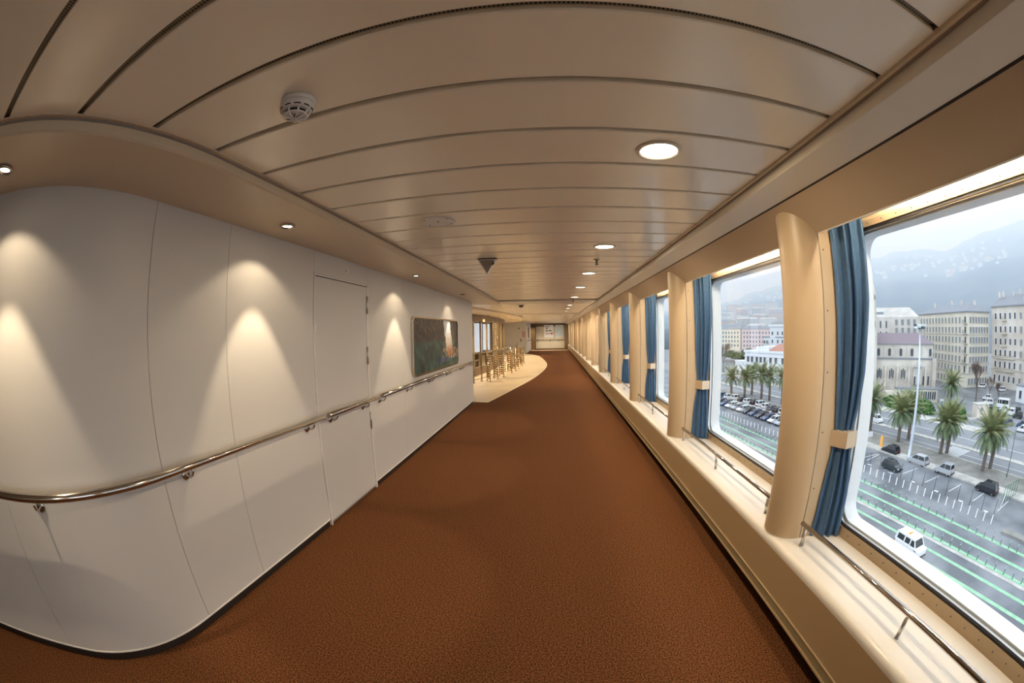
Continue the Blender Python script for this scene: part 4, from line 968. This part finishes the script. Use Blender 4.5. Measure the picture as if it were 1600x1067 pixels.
# ---- hedges, bare trees
def leaf_blob(mb, c, rx, ry, rz, n, rnd, s=0.35):
    for _ in range(n):
        v = Vector((rnd.gauss(0,1), rnd.gauss(0,1), rnd.gauss(0,1))).normalized(); k_ = rnd.uniform(0.72, 1.04)
        p = Vector((c[0]+v.x*rx*k_, c[1]+v.y*ry*k_, c[2]+abs(v.z)*rz*k_ if rz > 0 else c[2]))
        a = Vector((rnd.gauss(0,1), rnd.gauss(0,1), rnd.gauss(0,1))).normalized(); b_ = a.cross(v)
        if b_.length < 0.1: continue
        b_.normalize(); a = (b_.cross(v)*0.6 + v*0.5).normalized()
        q = s*rnd.uniform(0.6,1.3)
        mb.add([p-a*q, p+b_*q*0.6, p+a*q, p-b_*q*0.6], [(0,1,2,3)])
    return mb
rnd = random.Random(3)
for (x, y, rx, ry, rz, lab) in ((92.5,65.6,3.0,4.2,3.2,'clipped green hedge left of the park, behind the light mast'),(96.0,57.2,3.2,3.7,3.4,'rounded green hedge in the middle of the park'),(93.4,51.8,1.9,1.7,3.2,'rounded green hedge beside the small pink kiosk'),(93.2,77.6,1.9,7.0,2.6,'long dark hedge before the church'),(89.4,74,1.3,5,1.6,'low hedge along the far pavement'),(146,205,11,13,10,'dark tree clump left of the white hall'),(124,240,11,14,9,'dark trees behind the bare brown tree')):
    t = thing('hedge', lab, 'hedge' if x < 120 else 'tree', (x, y, GZ))
    big = x > 120
    N_ = 14; lf = MB()
    blobs = [(0,0,0,1.0)] if not big else [(rnd.uniform(-0.75,0.75)*rx, rnd.uniform(-0.75,0.75)*ry, rnd.uniform(0.0,0.45)*rz, rnd.uniform(0.38,0.6)) for _ in range(9)]
    for (bx, by, bz, bs) in blobs:
        rings = []
        for j in range(7):
            e = math.radians(2+84*j/6); rings.append([(bx + 0.78*bs*rx*math.cos(e)*math.cos(2*PI*i/N_), by + 0.78*bs*ry*math.cos(e)*math.sin(2*PI*i/N_), bz + 0.78*bs*rz*math.sin(e)) for i in range(N_)])
        MB().loft(rings).build('inner_growth', 'hedge' if not big else 'palmleaf2', t, loc=Vector((0,0,0)))
        leaf_blob(lf, (bx,by,bz), rx*bs, ry*bs, rz*bs, 1300 if not big else 420, rnd, 0.35 if not big else 0.7)
    tag(lf.build('foliage', 'hedge' if not big else 'palmleaf2', t, fix=False, loc=Vector((0,0,0))), kind='stuff')
def bare_tree(x, y, h, label, seed, m='bare', spread=0.5):
    rnd = random.Random(seed); t = thing('bare_tree', label, 'tree', (x, y, GZ), 'bare winter trees')
    tr = MB(); tw = MB()
    def grow(p, d, L, r, lev):
        q = p + d*L; (tr if lev < 2 else tw).tube([p, (p+q)/2 + Vector((rnd.uniform(-.05,.05)*L, rnd.uniform(-.05,.05)*L, 0)), q], [r, r*0.85, r*0.7], 4 if lev > 1 else 6, smooth=False)
        if lev >= 5: return
        for _ in range(4 if lev < 4 else 3):
            n = (d + Vector((rnd.uniform(-1,1), rnd.uniform(-1,1), rnd.uniform(-0.1,0.9)))*spread).normalized()
            grow(q, n, L*rnd.uniform(0.62,0.82), r*0.58, lev+1)
    grow(Vector((0,0,0)), Vector((0,0,1)), h*0.24, h*0.022, 0)
    tr.build('trunk', m, t, fix=False, loc=Vector((0,0,0))); tag(tw.build('twigs', m, t, fix=False, loc=Vector((0,0,0))), kind='stuff')
bare_tree(124.3, 63.0, 14.0, 'tall bare brown tree before the corner of the apartment block', 5)
bare_tree(126, 53.5, 8.0, 'small bare tree among the street traffic', 8)
bare_tree(135, 62, 8.0, 'small bare tree below the balconies of the grey block', 9)
M['bare2'] = mat('tan_twig', (0.30,0.22,0.16), 0.9)
bare_tree(80, 181, 17.0, 'tall bare tan tree left of the white hall', 11, 'bare2', 0.35)
bare_tree(76, 186, 14.0, 'bare tan tree left of the taller tan tree', 12, 'bare2', 0.35)
# ---- buildings: each with its own windows
def win_mesh(w, h, arch=False, shut='wshut', d=0.16):
    """surround proud of the wall, pane set in it; local x along the wall, -y out, z up from the sill"""
    mb = MB()
    def outline(w, h):
        if not arch: return [(-w/2,0),(w/2,0),(w/2,h),(-w/2,h)]
        return [(-w/2,0),(w/2,0),(w/2,h-w/2)] + [(w/2*math.cos(math.radians(a)), h-w/2+w/2*math.sin(math.radians(a))) for a in (30,60,90,120,150)] + [(-w/2,h-w/2)]
    o, i = outline(w+0.36, h+0.36), outline(w, h); o = [(x, z-0.18) for x, z in o]
    ring_prism(mb, o, i, 'y', -d, 0.02); nf = len(mb.f)
    mb.prism(i, 'y', -0.06, 0.02)
    me = mb.mesh('window'); me.materials.append(M['facW'] if shut == 'pale' else M['conc']); me.materials.append(M['wpane'] if shut != 'wshut' else M['wshut'])
    for k_, p in enumerate(me.polygons): p.material_index = 0 if k_ < nf else 1
    return me
WM = {'std': win_mesh(1.1,2.0), 'dark': win_mesh(1.1,2.1,shut='dark'), 'arch': win_mesh(1.0,2.2,True,'dark'), 'lancet': win_mesh(0.45,2.6,True,'dark',0.1), 'pale': win_mesh(1.1,2.1,shut='pale'), 'slim': win_mesh(0.6,2.6,shut='dark',d=0.08)}
def frame_at(A, B, name, label, cat='building', group=None, z=0.0):
    t = thing(name, label, cat, (A[0], A[1], GZ+z), group)
    t.rotation_euler = (0, 0, math.atan2(B[1]-A[1], B[0]-A[0])); return t, math.hypot(B[0]-A[0], B[1]-A[1])
def wins(t, key, xs, zs, side=None, skip=()):
    for zi, z in enumerate(zs):
        for xi, x in enumerate(xs):
            if (xi, zi) in skip: continue
            if side is None: link('window', WM[key], t, Vector((x, 0, z)))
            else:
                o = link('window', WM[key], t, Vector((side, x, z))); o.rotation_euler = (0, 0, PI/2)
def spaced(a, b, n): return [a + (b-a)*(i+0.5)/n for i in range(n)]
def part(t, nm, m, *boxes):
    mb = MB()
    for b_ in boxes: mb.box(*b_)
    return mb.build(nm, m, t, loc=Vector((0,0,0)))
def hip(t, nm, m, x0, y0, x1, y1, z0, z1, inset, gable=False):
    k_ = 0.05 if gable else inset
    return MB().add([(x0,y0,z0),(x1,y0,z0),(x1,y1,z0),(x0,y1,z0),(x0+k_,(y0+y1)/2-0.2,z1),(x1-k_,(y0+y1)/2-0.2,z1),(x1-k_,(y0+y1)/2+0.2,z1),(x0+k_,(y0+y1)/2+0.2,z1)], [(0,1,2,3),(4,5,6,7),(0,1,5,4),(1,2,6,5),(2,3,7,6),(3,0,4,7)]).build(nm, m, t, loc=Vector((0,0,0)))
def chimneys(t, spots):
    for (x, y, z) in spots: part(t, 'chimney', 'facC', (x-0.5,y-0.4,z-2.0,x+0.5,y+0.4,z))

# apartment block with its corner towards the ship
A, Cn, Rt = (164.4,122.5), (148.9,82.0), (171.5,81.8)
t, L = frame_at(A, Cn, 'apartment_block', 'long cream apartment block with corner balconies behind the church')
dep = 15.0
part(t, 'wall', 'facA', (0,0,0,L,dep,26.4))
hip(t, 'roof', 'roofg', -0.6,-0.6,L+0.6,dep+0.6,26.4,29.6,7)
fz = [1.0,5.2,8.6,12.0,15.4,18.9,22.4]
for z in (4.6,8.0,18.2,25.9): part(t, 'string_course', 'facC', (-0.2,-0.25,z,L+0.25,dep,z+0.35))
part(t, 'eave_board', 'wshut', (-0.7,-0.7,26.2,L+0.7,dep+0.7,26.5))
wins(t, 'std', spaced(1, L-4.5, 13), fz)
wins(t, 'dark', [L-1.6], fz[1:])
wins(t, 'std', spaced(1.0, dep-0.6, 7), fz, side=L)
for z in (8.3,11.7,15.1,18.6,22.1):
    bal = part(t, 'balcony', 'facC', (L-2.8,-1.3,z,L+0.3,0,z+0.25))
    part(bal, 'railing', 'pole', (L-2.8,-1.3,z+0.25,L+0.3,-1.22,z+0.32),(L-2.8,-1.3,z+1.15,L+0.3,-1.22,z+1.22), *[(L-2.8+q*0.34,-1.28,z+0.3,L-2.74+q*0.34,-1.24,z+1.2) for q in range(10)])
chimneys(t, [(8,6,31.0),(20,9,31.4),(31,7,31.2),(38,10,30.6)])
# grey block on the right
t, L = frame_at((165.0,75.8), (160.4,53.4), 'apartment_block', 'grey stuccoed apartment block with iron balconies at the right')
part(t, 'wall', 'facB', (0,0,0,L,16,28.4)); part(t, 'eave_board', 'wshut', (-0.1,-0.7,28.1,L+0.3,16.4,28.5))
hip(t, 'roof', 'roofg', -0.5,-0.7,L+0.5,16.5,28.4,32.6,3)
fz = [2.2,7.0,11.0,15.0,19.2,23.8]
wins(t, 'pale', spaced(1.0, 16.5, 5), fz); wins(t, 'std', [18.6, 22.0], fz)
for z in (6.3,10.4): part(t, 'string_course', 'facC', (-0.1,-0.25,z,L+0.1,0,z+0.35))
for (x0, x1, z) in ((6.5,9.8,18.6),(6.5,9.8,14.4),(3.2,15.0,10.2),(3.2,15.0,5.9),(6.8,9.6,23.2)):
    bal = part(t, 'balcony', 'facA', (x0,-1.1,z,x1,0,z+0.28))
    part(bal, 'railing', 'bare2', (x0,-1.1,z+1.1,x1,-1.03,z+1.18), *[(x0+q*0.4,-1.08,z+0.25,x0+q*0.4+0.06,-1.04,z+1.12) for q in range(int((x1-x0)/0.4)+1)])
chimneys(t, [(3,4,33.6),(5,5,33.8),(11,6,33.6),(16,5,34.2)])
t, L = frame_at((155.5,53.5), (150.0,30.0), 'apartment_block', 'taller pale block at the right edge of the window')
part(t, 'wall', 'facA', (0,0,0,L,16,31.0)); hip(t, 'roof', 'roofg', -0.5,-0.7,L+0.5,16.5,31.0,34.5,3); wins(t, 'pale', spaced(0.6, L-1, 7), [2.2,7.0,11.0,15.0,19.2,23.6,27.4]); part(t, 'string_course', 'facC', (-0.1,-0.3,30.4,L+0.1,0,31.0))
t, L = frame_at((137.0,50.0), (134.0,38.0), 'shop_pavilion', 'low white pavilion at the street corner, right edge'); part(t, 'wall', 'facW', (0,0,0,L,9,4.6)); part(t, 'roof', 'roofg', (-0.3,-0.3,4.6,L+0.3,9.3,4.9)); wins(t, 'dark', spaced(0.5,L-0.5,3), [1.2])
# old block behind the church
t, L = frame_at((123.0,124.5), (138.5,103.0), 'old_house', 'bare pale gabled house rising behind the church roof')
part(t, 'wall', 'facC', (0,0,0,L,14,24.6)); hip(t, 'roof', 'facC', 0,0,L,14,24.6,28.4,5)
part(t, 'roof_terrace', 'facW', (2,2,25.0,9.5,8,27.2)); part(t, 'terrace_glazing', 'wshut', (2.3,1.9,25.3,9.2,2.05,26.6)); wins(t, 'slim', spaced(1,12,4), [16.5,20.5]); wins(t, 'std', spaced(14,L-1,4), [18.5,21.6])
# church
O, Xd = (98.0,92.7), (114.6,78.2)
t, L = frame_at(O, Xd, 'church', 'stone church with a plum slate roof and arched windows', 'church')
part(t, 'aisle_wall', 'stone', (0,0,0,L+0.6,6,11.4)); part(t, 'aisle_ledge', 'roofg', (-0.1,-0.35,11.3,L+1.0,6,11.65))
part(t, 'nave_wall', 'stone', (0,1.5,11.4,L,12,15.9))
MB().add([(-0.3,1.0,15.8),(L+0.4,1.0,15.8),(L+0.4,12.5,15.8),(-0.3,12.5,15.8),(-0.3,5.8,18.9),(L-5.0,5.8,18.9),(L-5.0,6.6,18.9),(-0.3,6.6,18.9)], [(0,1,2,3),(4,5,6,7),(0,1,5,4),(1,2,6,5),(2,3,7,6),(3,0,4,7)]).build('roof', 'slate', t, loc=Vector((0,0,0)))
part(t, 'eave_board', 'wshut', (-0.3,1.0,15.6,L+0.4,12.5,15.85))
for x in (0.9,5.0,9.3,13.6,20.9): link('window', WM['arch'], t, Vector((x,1.48,12.2)))
for x in (2.9,7.2,11.5,17.5): part(t, 'pilaster_strip', 'facC', (x-0.18,1.38,11.6,x+0.18,1.5,15.6))
for x in (1.3,5.8,10.2):
    for dx in (-0.62,0,0.62): link('lancet_window', WM['lancet'], t, Vector((x+dx, -0.02, 5.6 if dx else 6.0)))
    part(t, 'blind_arch', 'facA', (x-1.2,-0.10,5.2,x-1.05,0.0,8.6),(x+1.05,-0.10,5.2,x+1.2,0.0,8.6),(x-1.2,-0.10,8.6,x+1.2,0.0,8.75))
for x in (3.5,8.0,12.4,18.9): part(t, 'buttress', 'stone', (x-0.35,-0.8,0,x+0.35,0.0,9.4))
MB().prism([(14.0,4.0),(17.4,4.0),(17.4,9.0),(15.7,10.6),(14.0,9.0)], 'y', -1.0, 0.0).build('porch_gable', 'facC', t, loc=Vector((0,0,0)))
part(t, 'porch_roof', 'roofg', (13.8,-1.2,8.9,17.6,-1.0,9.1))
for x in (14.6,18.3,20.2): link('window', WM['slim'], t, Vector((x, -1.02 if x < 15 else -0.02, 3.8)))
part(t, 'corner_pier', 'stone', (L-0.6,-0.9,0,L+0.9,0.4,11.6))
tw = thing('church_tower', 'slender stone bell tower beside the curtain, left of the church', 'tower', (95.2,92.0,GZ)); tw.rotation_euler = (0,0,math.atan2(Xd[1]-O[1], Xd[0]-O[0]))
part(tw, 'shaft', 'stone', (-5.0,0,0,1.55,6,25.0)); part(tw, 'cornice', 'facC', (-5.2,-0.3,24.8,1.6,6.3,25.4)); part(tw, 'cornice', 'facC', (-5.1,-0.2,17.6,1.58,6.2,18.0))
part(tw, 'belfry', 'stone', (-4.2,0.3,25.4,-2.2,5.7,29.8),(-0.4,0.3,25.4,1.5,5.7,29.8),(-4.2,0.3,28.6,1.5,5.7,29.8)); part(tw, 'belfry_opening', 'wpane', (-2.2,2,25.4,-0.4,3,28.6))
part(tw, 'corner_buttress', 'stone', (0.4,-0.9,0,1.5,0,16.5))
for dz, r_ in ((29.8,2.6),(30.6,2.2)): part(tw, 'parapet', 'facA', (-1-r_,3-r_,dz,-1+r_,3+r_,dz+0.8))
for (dx, dy) in ((-3.6,0.8),(1.0,0.8),(-3.6,5.2),(1.0,5.2)): MB().lathe([(0.5,29.8),(0.5,31.0),(0.05,33.0)], (dx,dy,0), 8).build('pinnacle', 'facA', tw, loc=Vector((0,0,0)))
MB().lathe([(1.8,31.2),(1.6,32.5),(0.1,35.5)], (-1,3,0), 12).build('spire', 'facA', tw, loc=Vector((0,0,0)))
link('window', WM['arch'], tw, Vector((0.4,-0.02,20.5))); link('window', WM['slim'], tw, Vector((-0.3,-0.02,13.5))); link('window', WM['arch'], tw, Vector((-0.6,-0.02,2.0)))
# low annex before the church
t, L = frame_at((97.6,82.4), (109.2,71.8), 'annex', 'low cream annex with a row of dark windows below the church')
part(t, 'wall', 'facA', (0,0,0,L,3.0,3.6)); part(t, 'parapet', 'roofg', (-0.2,-0.2,3.6,L+0.2,3.2,3.85))
for x in spaced(3.5, L-0.6, 7):
    o = link('window', WM['slim'], t, Vector((x-0.35,0,0.9))); o.scale = (1,1,0.8); o = link('window', WM['slim'], t, Vector((x+0.35,0,0.9))); o.scale = (1,1,0.8)
part(t, 'side_wall', 'facA', (-3.2,0.6,0,0,3.0,2.8))
# kiosk and boards
t, L = frame_at((98.9,49.2), (102.6,46.9), 'kiosk', 'small pale pink kiosk with a blue notice at the park corner'); part(t, 'wall', mat('pale_pink_plaster', (0.72,0.63,0.55), 0.8), (0,0,0,L,3.2,3.3)); part(t, 'notice', 'wshut', (1.2,-0.05,1.9,2.3,0,2.6)); part(t, 'roof', 'conc', (-0.15,-0.15,3.3,L+0.15,3.3,3.45)); part(t, 'step', 'conc', (-3.5,-0.8,0,L,0,0.5))
for (x, y, h_, lab) in ((97.5,62.2,3.2,'tall white street poster board on a post left of the park hedge'),(90.8,53.0,2.0,'small white notice board before the park hedge')):
    t = thing('notice_board', lab, 'sign', (x, y, GZ)); t.rotation_euler = (0,0,-0.9)
    part(t, 'post', 'pole', (-0.06,-0.06,0,0.06,0.06,h_*0.5)); part(t, 'board', 'postwhite', (-0.6,-0.08,h_*0.45,0.6,0.08,h_)); part(t, 'print', 'wshut', (-0.45,-0.10,h_*0.55,0.45,-0.08,h_*0.9))

# ---- seen through the second window
t, L = frame_at((78.4,161.0), (90.5,131.0), 'white_hall', 'white classical hall with a red tiled roof behind the palms')
part(t, 'wall', 'facW', (4,0,0,L,16,11.0)); part(t, 'wing', 'facW', (-3,1.5,0,4,16,6.6)); [part(t, 'cornice', 'facW', q) for q in ((3.7,-0.5,10.8,L+0.3,16,11.6),(3.8,-0.3,9.2,L+0.3,0,9.6),(-3.3,1.2,6.4,4,16,6.9))]
part(t, 'attic', 'facW', (10,0.5,11.6,17,14,13.2)); hip(t, 'roof', 'roofr', 14,0.6,L+2,15.5,11.6,14.2,4)
wins(t, 'dark', [6.0,8.3], [3.4]); wins(t, 'arch', [11,13.2,15.4], [3.4]); wins(t, 'dark', [18.6,21.4,25,28.4], [3.4]); wins(t, 'dark', [6.0,8.3,11,13.2,15.4,18.6,21.4,25,28.4], [7.0]); link('window', WM['dark'], t, Vector((-1.5,1.5,0.8))); link('window', WM['dark'], t, Vector((1.4,1.5,0.8)))
t, L = frame_at((146,252), (157,228), 'white_block', 'tall white block with a flat roof above the white hall')
part(t, 'wall', 'facW', (3,0,0,L,16,22.4)); part(t, 'roof_slab', 'facW', (2.4,-0.8,21.8,L,16.4,23.4)); part(t, 'lower_wing', 'facW', (-4,1.5,0,3,16,14.8)); part(t, 'ledge', 'roofg', (-4.3,1.0,14.6,3,16,15.2),(8,-0.4,14.6,L,0,15.2))
wins(t, 'dark', [5.2,10,14,18,22], [6,11,16.4]); wins(t, 'dark', [-2,0.5], [6,10.5])
for i, (A_, B_, c_, h_, n_, lab) in enumerate((((150,405),(178,361),'facY',22.8,14,'long straw coloured block with rows of small windows'),((179.0,359.4),(207.0,315.4),'facP',22.6,14,'long rose coloured block beside the straw one'))):
    t, L = frame_at(A_, B_, 'long_block', lab); part(t, 'wall', c_, (0,0,0,L,14,h_-2)); hip(t, 'roof', 'roofg', -0.6,-0.8,L+0.6,15,h_-2,h_+1.0,4)
    wins(t, 'dark', spaced(1,L-1,n_), [4,8,12,16])
# tenements climbing the slope behind
def tenement_mat(name, c):
    m = mat(name, c, 0.85); nt_ = m.node_tree; p = nt_.nodes['Principled BSDF']
    b_ = nt_.nodes.new('ShaderNodeTexBrick'); b_.inputs['Scale'].default_value = 0.28; b_.offset = 0.0
    b_.inputs['Color1'].default_value = (0.10,0.11,0.13,1); b_.inputs['Color2'].default_value = (0.14,0.14,0.16,1); b_.inputs['Mortar'].default_value = (*c,1); b_.inputs['Mortar Size'].default_value = 0.30; b_.inputs['Mortar Smooth'].default_value = 0; b_.inputs['Brick Width'].default_value = 0.75; b_.inputs['Row Height'].default_value = 0.9
    tc_ = nt_.nodes.new('ShaderNodeTexCoord'); s_ = nt_.nodes.new('ShaderNodeSeparateXYZ'); cb = nt_.nodes.new('ShaderNodeCombineXYZ'); ad = nt_.nodes.new('ShaderNodeMath'); ad.operation = 'ADD'
    nt_.links.new(tc_.outputs['Object'], s_.inputs[0]); nt_.links.new(s_.outputs['X'], ad.inputs[0]); nt_.links.new(s_.outputs['Y'], ad.inputs[1]); nt_.links.new(ad.outputs[0], cb.inputs['X']); nt_.links.new(s_.outputs['Z'], cb.inputs['Y']); nt_.links.new(cb.outputs[0], b_.inputs['Vector']); nt_.links.new(b_.outputs['Color'], p.inputs['Base Color'])
    return m
TM = [tenement_mat('tenement_'+n, c) for n, c in (('cream',(0.62,0.56,0.46)),('rose',(0.62,0.47,0.40)),('white',(0.72,0.71,0.69)),('ochre',(0.58,0.45,0.30)),('grey',(0.50,0.49,0.47)))]
CN = ['cream','rose','white','ochre','grey']
rnd = random.Random(21); idx = 0
for rowi, (dist, el0) in enumerate(((470,1.0),(560,1.6),(660,2.2),(780,2.8),(900,3.5))):
    az = 20.5
    while az < 34.8:
        w = rnd.uniform(18,34); h_ = rnd.uniform(13,22); a = math.radians(az); b_ = math.radians(az) + w/dist
        zb = dist*math.tan(math.radians(el0 - 0.3)) + 20 - h_ + rnd.uniform(-2,2) + (az-20)*0.10*rowi
        ci = rnd.randrange(5)
        t, L = frame_at((dist*math.sin(a), dist*math.cos(a)), (dist*math.sin(b_), dist*math.cos(b_)), 'hillside_tenement', '%s tenement on the slope seen through the second window, tier %s' % (CN[ci], ['one','two','three','four','five'][rowi]), 'building', 'tenements on the slope', zb)
        MB().box(0,0,-12,L,14,h_).build('wall', TM[ci], t, loc=Vector((0,0,0))); hip(t, 'roof', 'roofg' if rnd.random() < 0.7 else 'facC', -0.4,-0.5,L+0.4,14.5,h_,h_+2.4,4)
        az += math.degrees(w/dist) + rnd.uniform(0.15,0.9)

# ---- hills with scattered houses
M['hill'] = mat('winter_hillside', (0.060,0.072,0.085), 0.95, spec=0.1, noise=(0.012, (0.10,0.108,0.115), 0.38, 0.62))
RID = [(5,1.6),(15,2.6),(22.8,3.2),(24.8,3.8),(28.6,5.0),(32.6,5.8),(38,7.2),(45.7,8.7),(48,9.0),(50.5,9.55),(54.6,9.65),(58.7,9.25),(62,10.3),(65.7,11.2),(72.8,11.9),(80,12.5),(95,12),(110,9)]
def ridge(az):
    for (a0,e0),(a1,e1) in zip(RID[:-1], RID[1:]):
        if a0 <= az <= a1:
            u = (az-a0)/(a1-a0); u = u*u*(3-2*u); return e0 + (e1-e0)*u
    return RID[-1][1]
from mathutils import noise as mnoise
R0, R1 = 430.0, 2600.0
def hill_z(az, u):
    r = R0 + (R1-R0)*u; zr = R1*math.tan(math.radians(ridge(az)))*1.0
    x, y = r*math.sin(math.radians(az)), r*math.cos(math.radians(az))
    p = u**1.12
    z = -20*(1-p) + (zr)*p
    z += 46*p*(1-p)*2*mnoise.fractal(Vector((x*0.0022, y*0.0022, 0.3)), 1.0, 2.0, 5) + (10 if u > 0.95 else 0)*mnoise.noise(Vector((az*0.7,0,0)))
    return x, y, z + 1.56
NA, NR = 180, 46
vs, fs = [], []
for i in range(NA+1):
    az = 5 + 100*i/NA
    for j in range(NR+1): vs.append(hill_z(az, j/NR))
    r = R1*1.35; vs.append((r*math.sin(math.radians(az)), r*math.cos(math.radians(az)), -60))
for i in range(NA):
    for j in range(NR+1):
        a = i*(NR+2)+j; fs.append((a, a+NR+2, a+NR+3, a+1))
hl = struct('hills', 'hazy blue wooded hills behind the town')
h_ = MB().add(vs, fs, True).build('hillside', 'hill', hl)
hm = [mm(MB().box(-7,-6,-4,7,6,7), 'wall', 'facW'), mm(MB().box(-10,-6,-4,10,6,9), 'wall', 'facA')]
rm = [mm(MB().add([(-7.5,-6.5,7),(7.5,-6.5,7),(7.5,6.5,7),(-7.5,6.5,7),(-4,0,10.5),(4,0,10.5)], [(0,1,5,4),(1,2,5),(2,3,4,5),(3,0,4),(0,3,2,1)]), 'roof', 'facC'), mm(MB().add([(-10.5,-6.5,9),(10.5,-6.5,9),(10.5,6.5,9),(-10.5,6.5,9),(-6,0,12.5),(6,0,12.5)], [(0,1,5,4),(1,2,5),(2,3,4,5),(3,0,4),(0,3,2,1)]), 'roof', 'roofr')]
rnd = random.Random(5)
placed = []
def house(az, u, s=1.0, where=''):
    x, y, z = hill_z(az, u); k_ = 0 if rnd.random() < 0.65 else 1
    if any(math.hypot(x-a, y-b) < 30 for a, b in placed): return
    placed.append((x, y))
    t = thing('hillside_house', ('small pale house on the hazy hillside ' if k_ == 0 else 'broad red-roofed house on the hazy hillside ') + where, 'house', (x, y, z), 'houses scattered on the hills')
    t.rotation_euler = (0,0,math.radians(-az + rnd.uniform(-35,35))); t.scale = (s,s,s)
    link('wall', hm[k_], t, Vector((0,0,0))); link('roof', rm[k_], t, Vector((0,0,0)))
for (ca, cu, n, sa, su, wh) in ((49.5,0.58,9,1.3,0.035,'over the church'),(52.5,0.60,7,0.9,0.04,'right of the mast head'),(55.5,0.62,8,1.4,0.04,'over the cream apartment block'),(58.0,0.66,6,1.0,0.04,'high over the block corner'),(61.5,0.62,9,1.4,0.05,'high over the grey block'),(64.5,0.60,6,1.2,0.05,'over the grey block chimneys'),(60.0,0.50,10,1.0,0.03,'just over the block corner'),(66.5,0.45,6,1.2,0.06,'low over the grey block'),(70,0.55,6,2.0,0.08,'at the right edge of the window'),(46.8,0.62,3,0.5,0.03,'beside the curtain'),(57,0.40,4,2.5,0.03,'behind the apartment roofs'),(63,0.36,6,2.0,0.04,'behind the grey roof'),(54,0.74,4,2.5,0.03,'below the first summit'),(24,0.40,6,1.2,0.08,'low in the second window'),(27,0.50,8,1.6,0.10,'midway in the second window'),(30,0.55,9,1.6,0.12,'high in the second window'),(32.5,0.5,6,0.8,0.12,'beside the pillar')):
    for _ in range(n): house(ca + rnd.gauss(0, sa), min(0.93, max(0.2, cu + rnd.gauss(0, su))), rnd.uniform(0.7,1.25), wh)

# ---- damp haze lying over the town and the hills
hz = bpy.data.materials.new('damp_haze'); hz.use_nodes = True; n_ = hz.node_tree; n_.nodes.clear()
o_ = n_.nodes.new('ShaderNodeOutputMaterial'); v_ = n_.nodes.new('ShaderNodeVolumeScatter'); v_.inputs['Color'].default_value = (0.66,0.82,1.0,1); v_.inputs['Density'].default_value = 0.0015; v_.inputs['Anisotropy'].default_value = 0.0
n_.links.new(v_.outputs[0], o_.inputs['Volume'])
he = struct('haze', 'thin bluish haze between the town and the hills')
MB().add([(210,-200,GZ-70),(3400,-200,GZ-70),(3400,3400,GZ-70),(100,3400,GZ-70),(100,420,GZ-70),(210,-200,520),(3400,-200,520),(3400,3400,520),(100,3400,520),(100,420,520)], [(4,3,2,1,0),(5,6,7,8,9),(0,1,6,5),(1,2,7,6),(2,3,8,7),(3,4,9,8),(4,0,5,9)]).build('haze_body', hz, he)
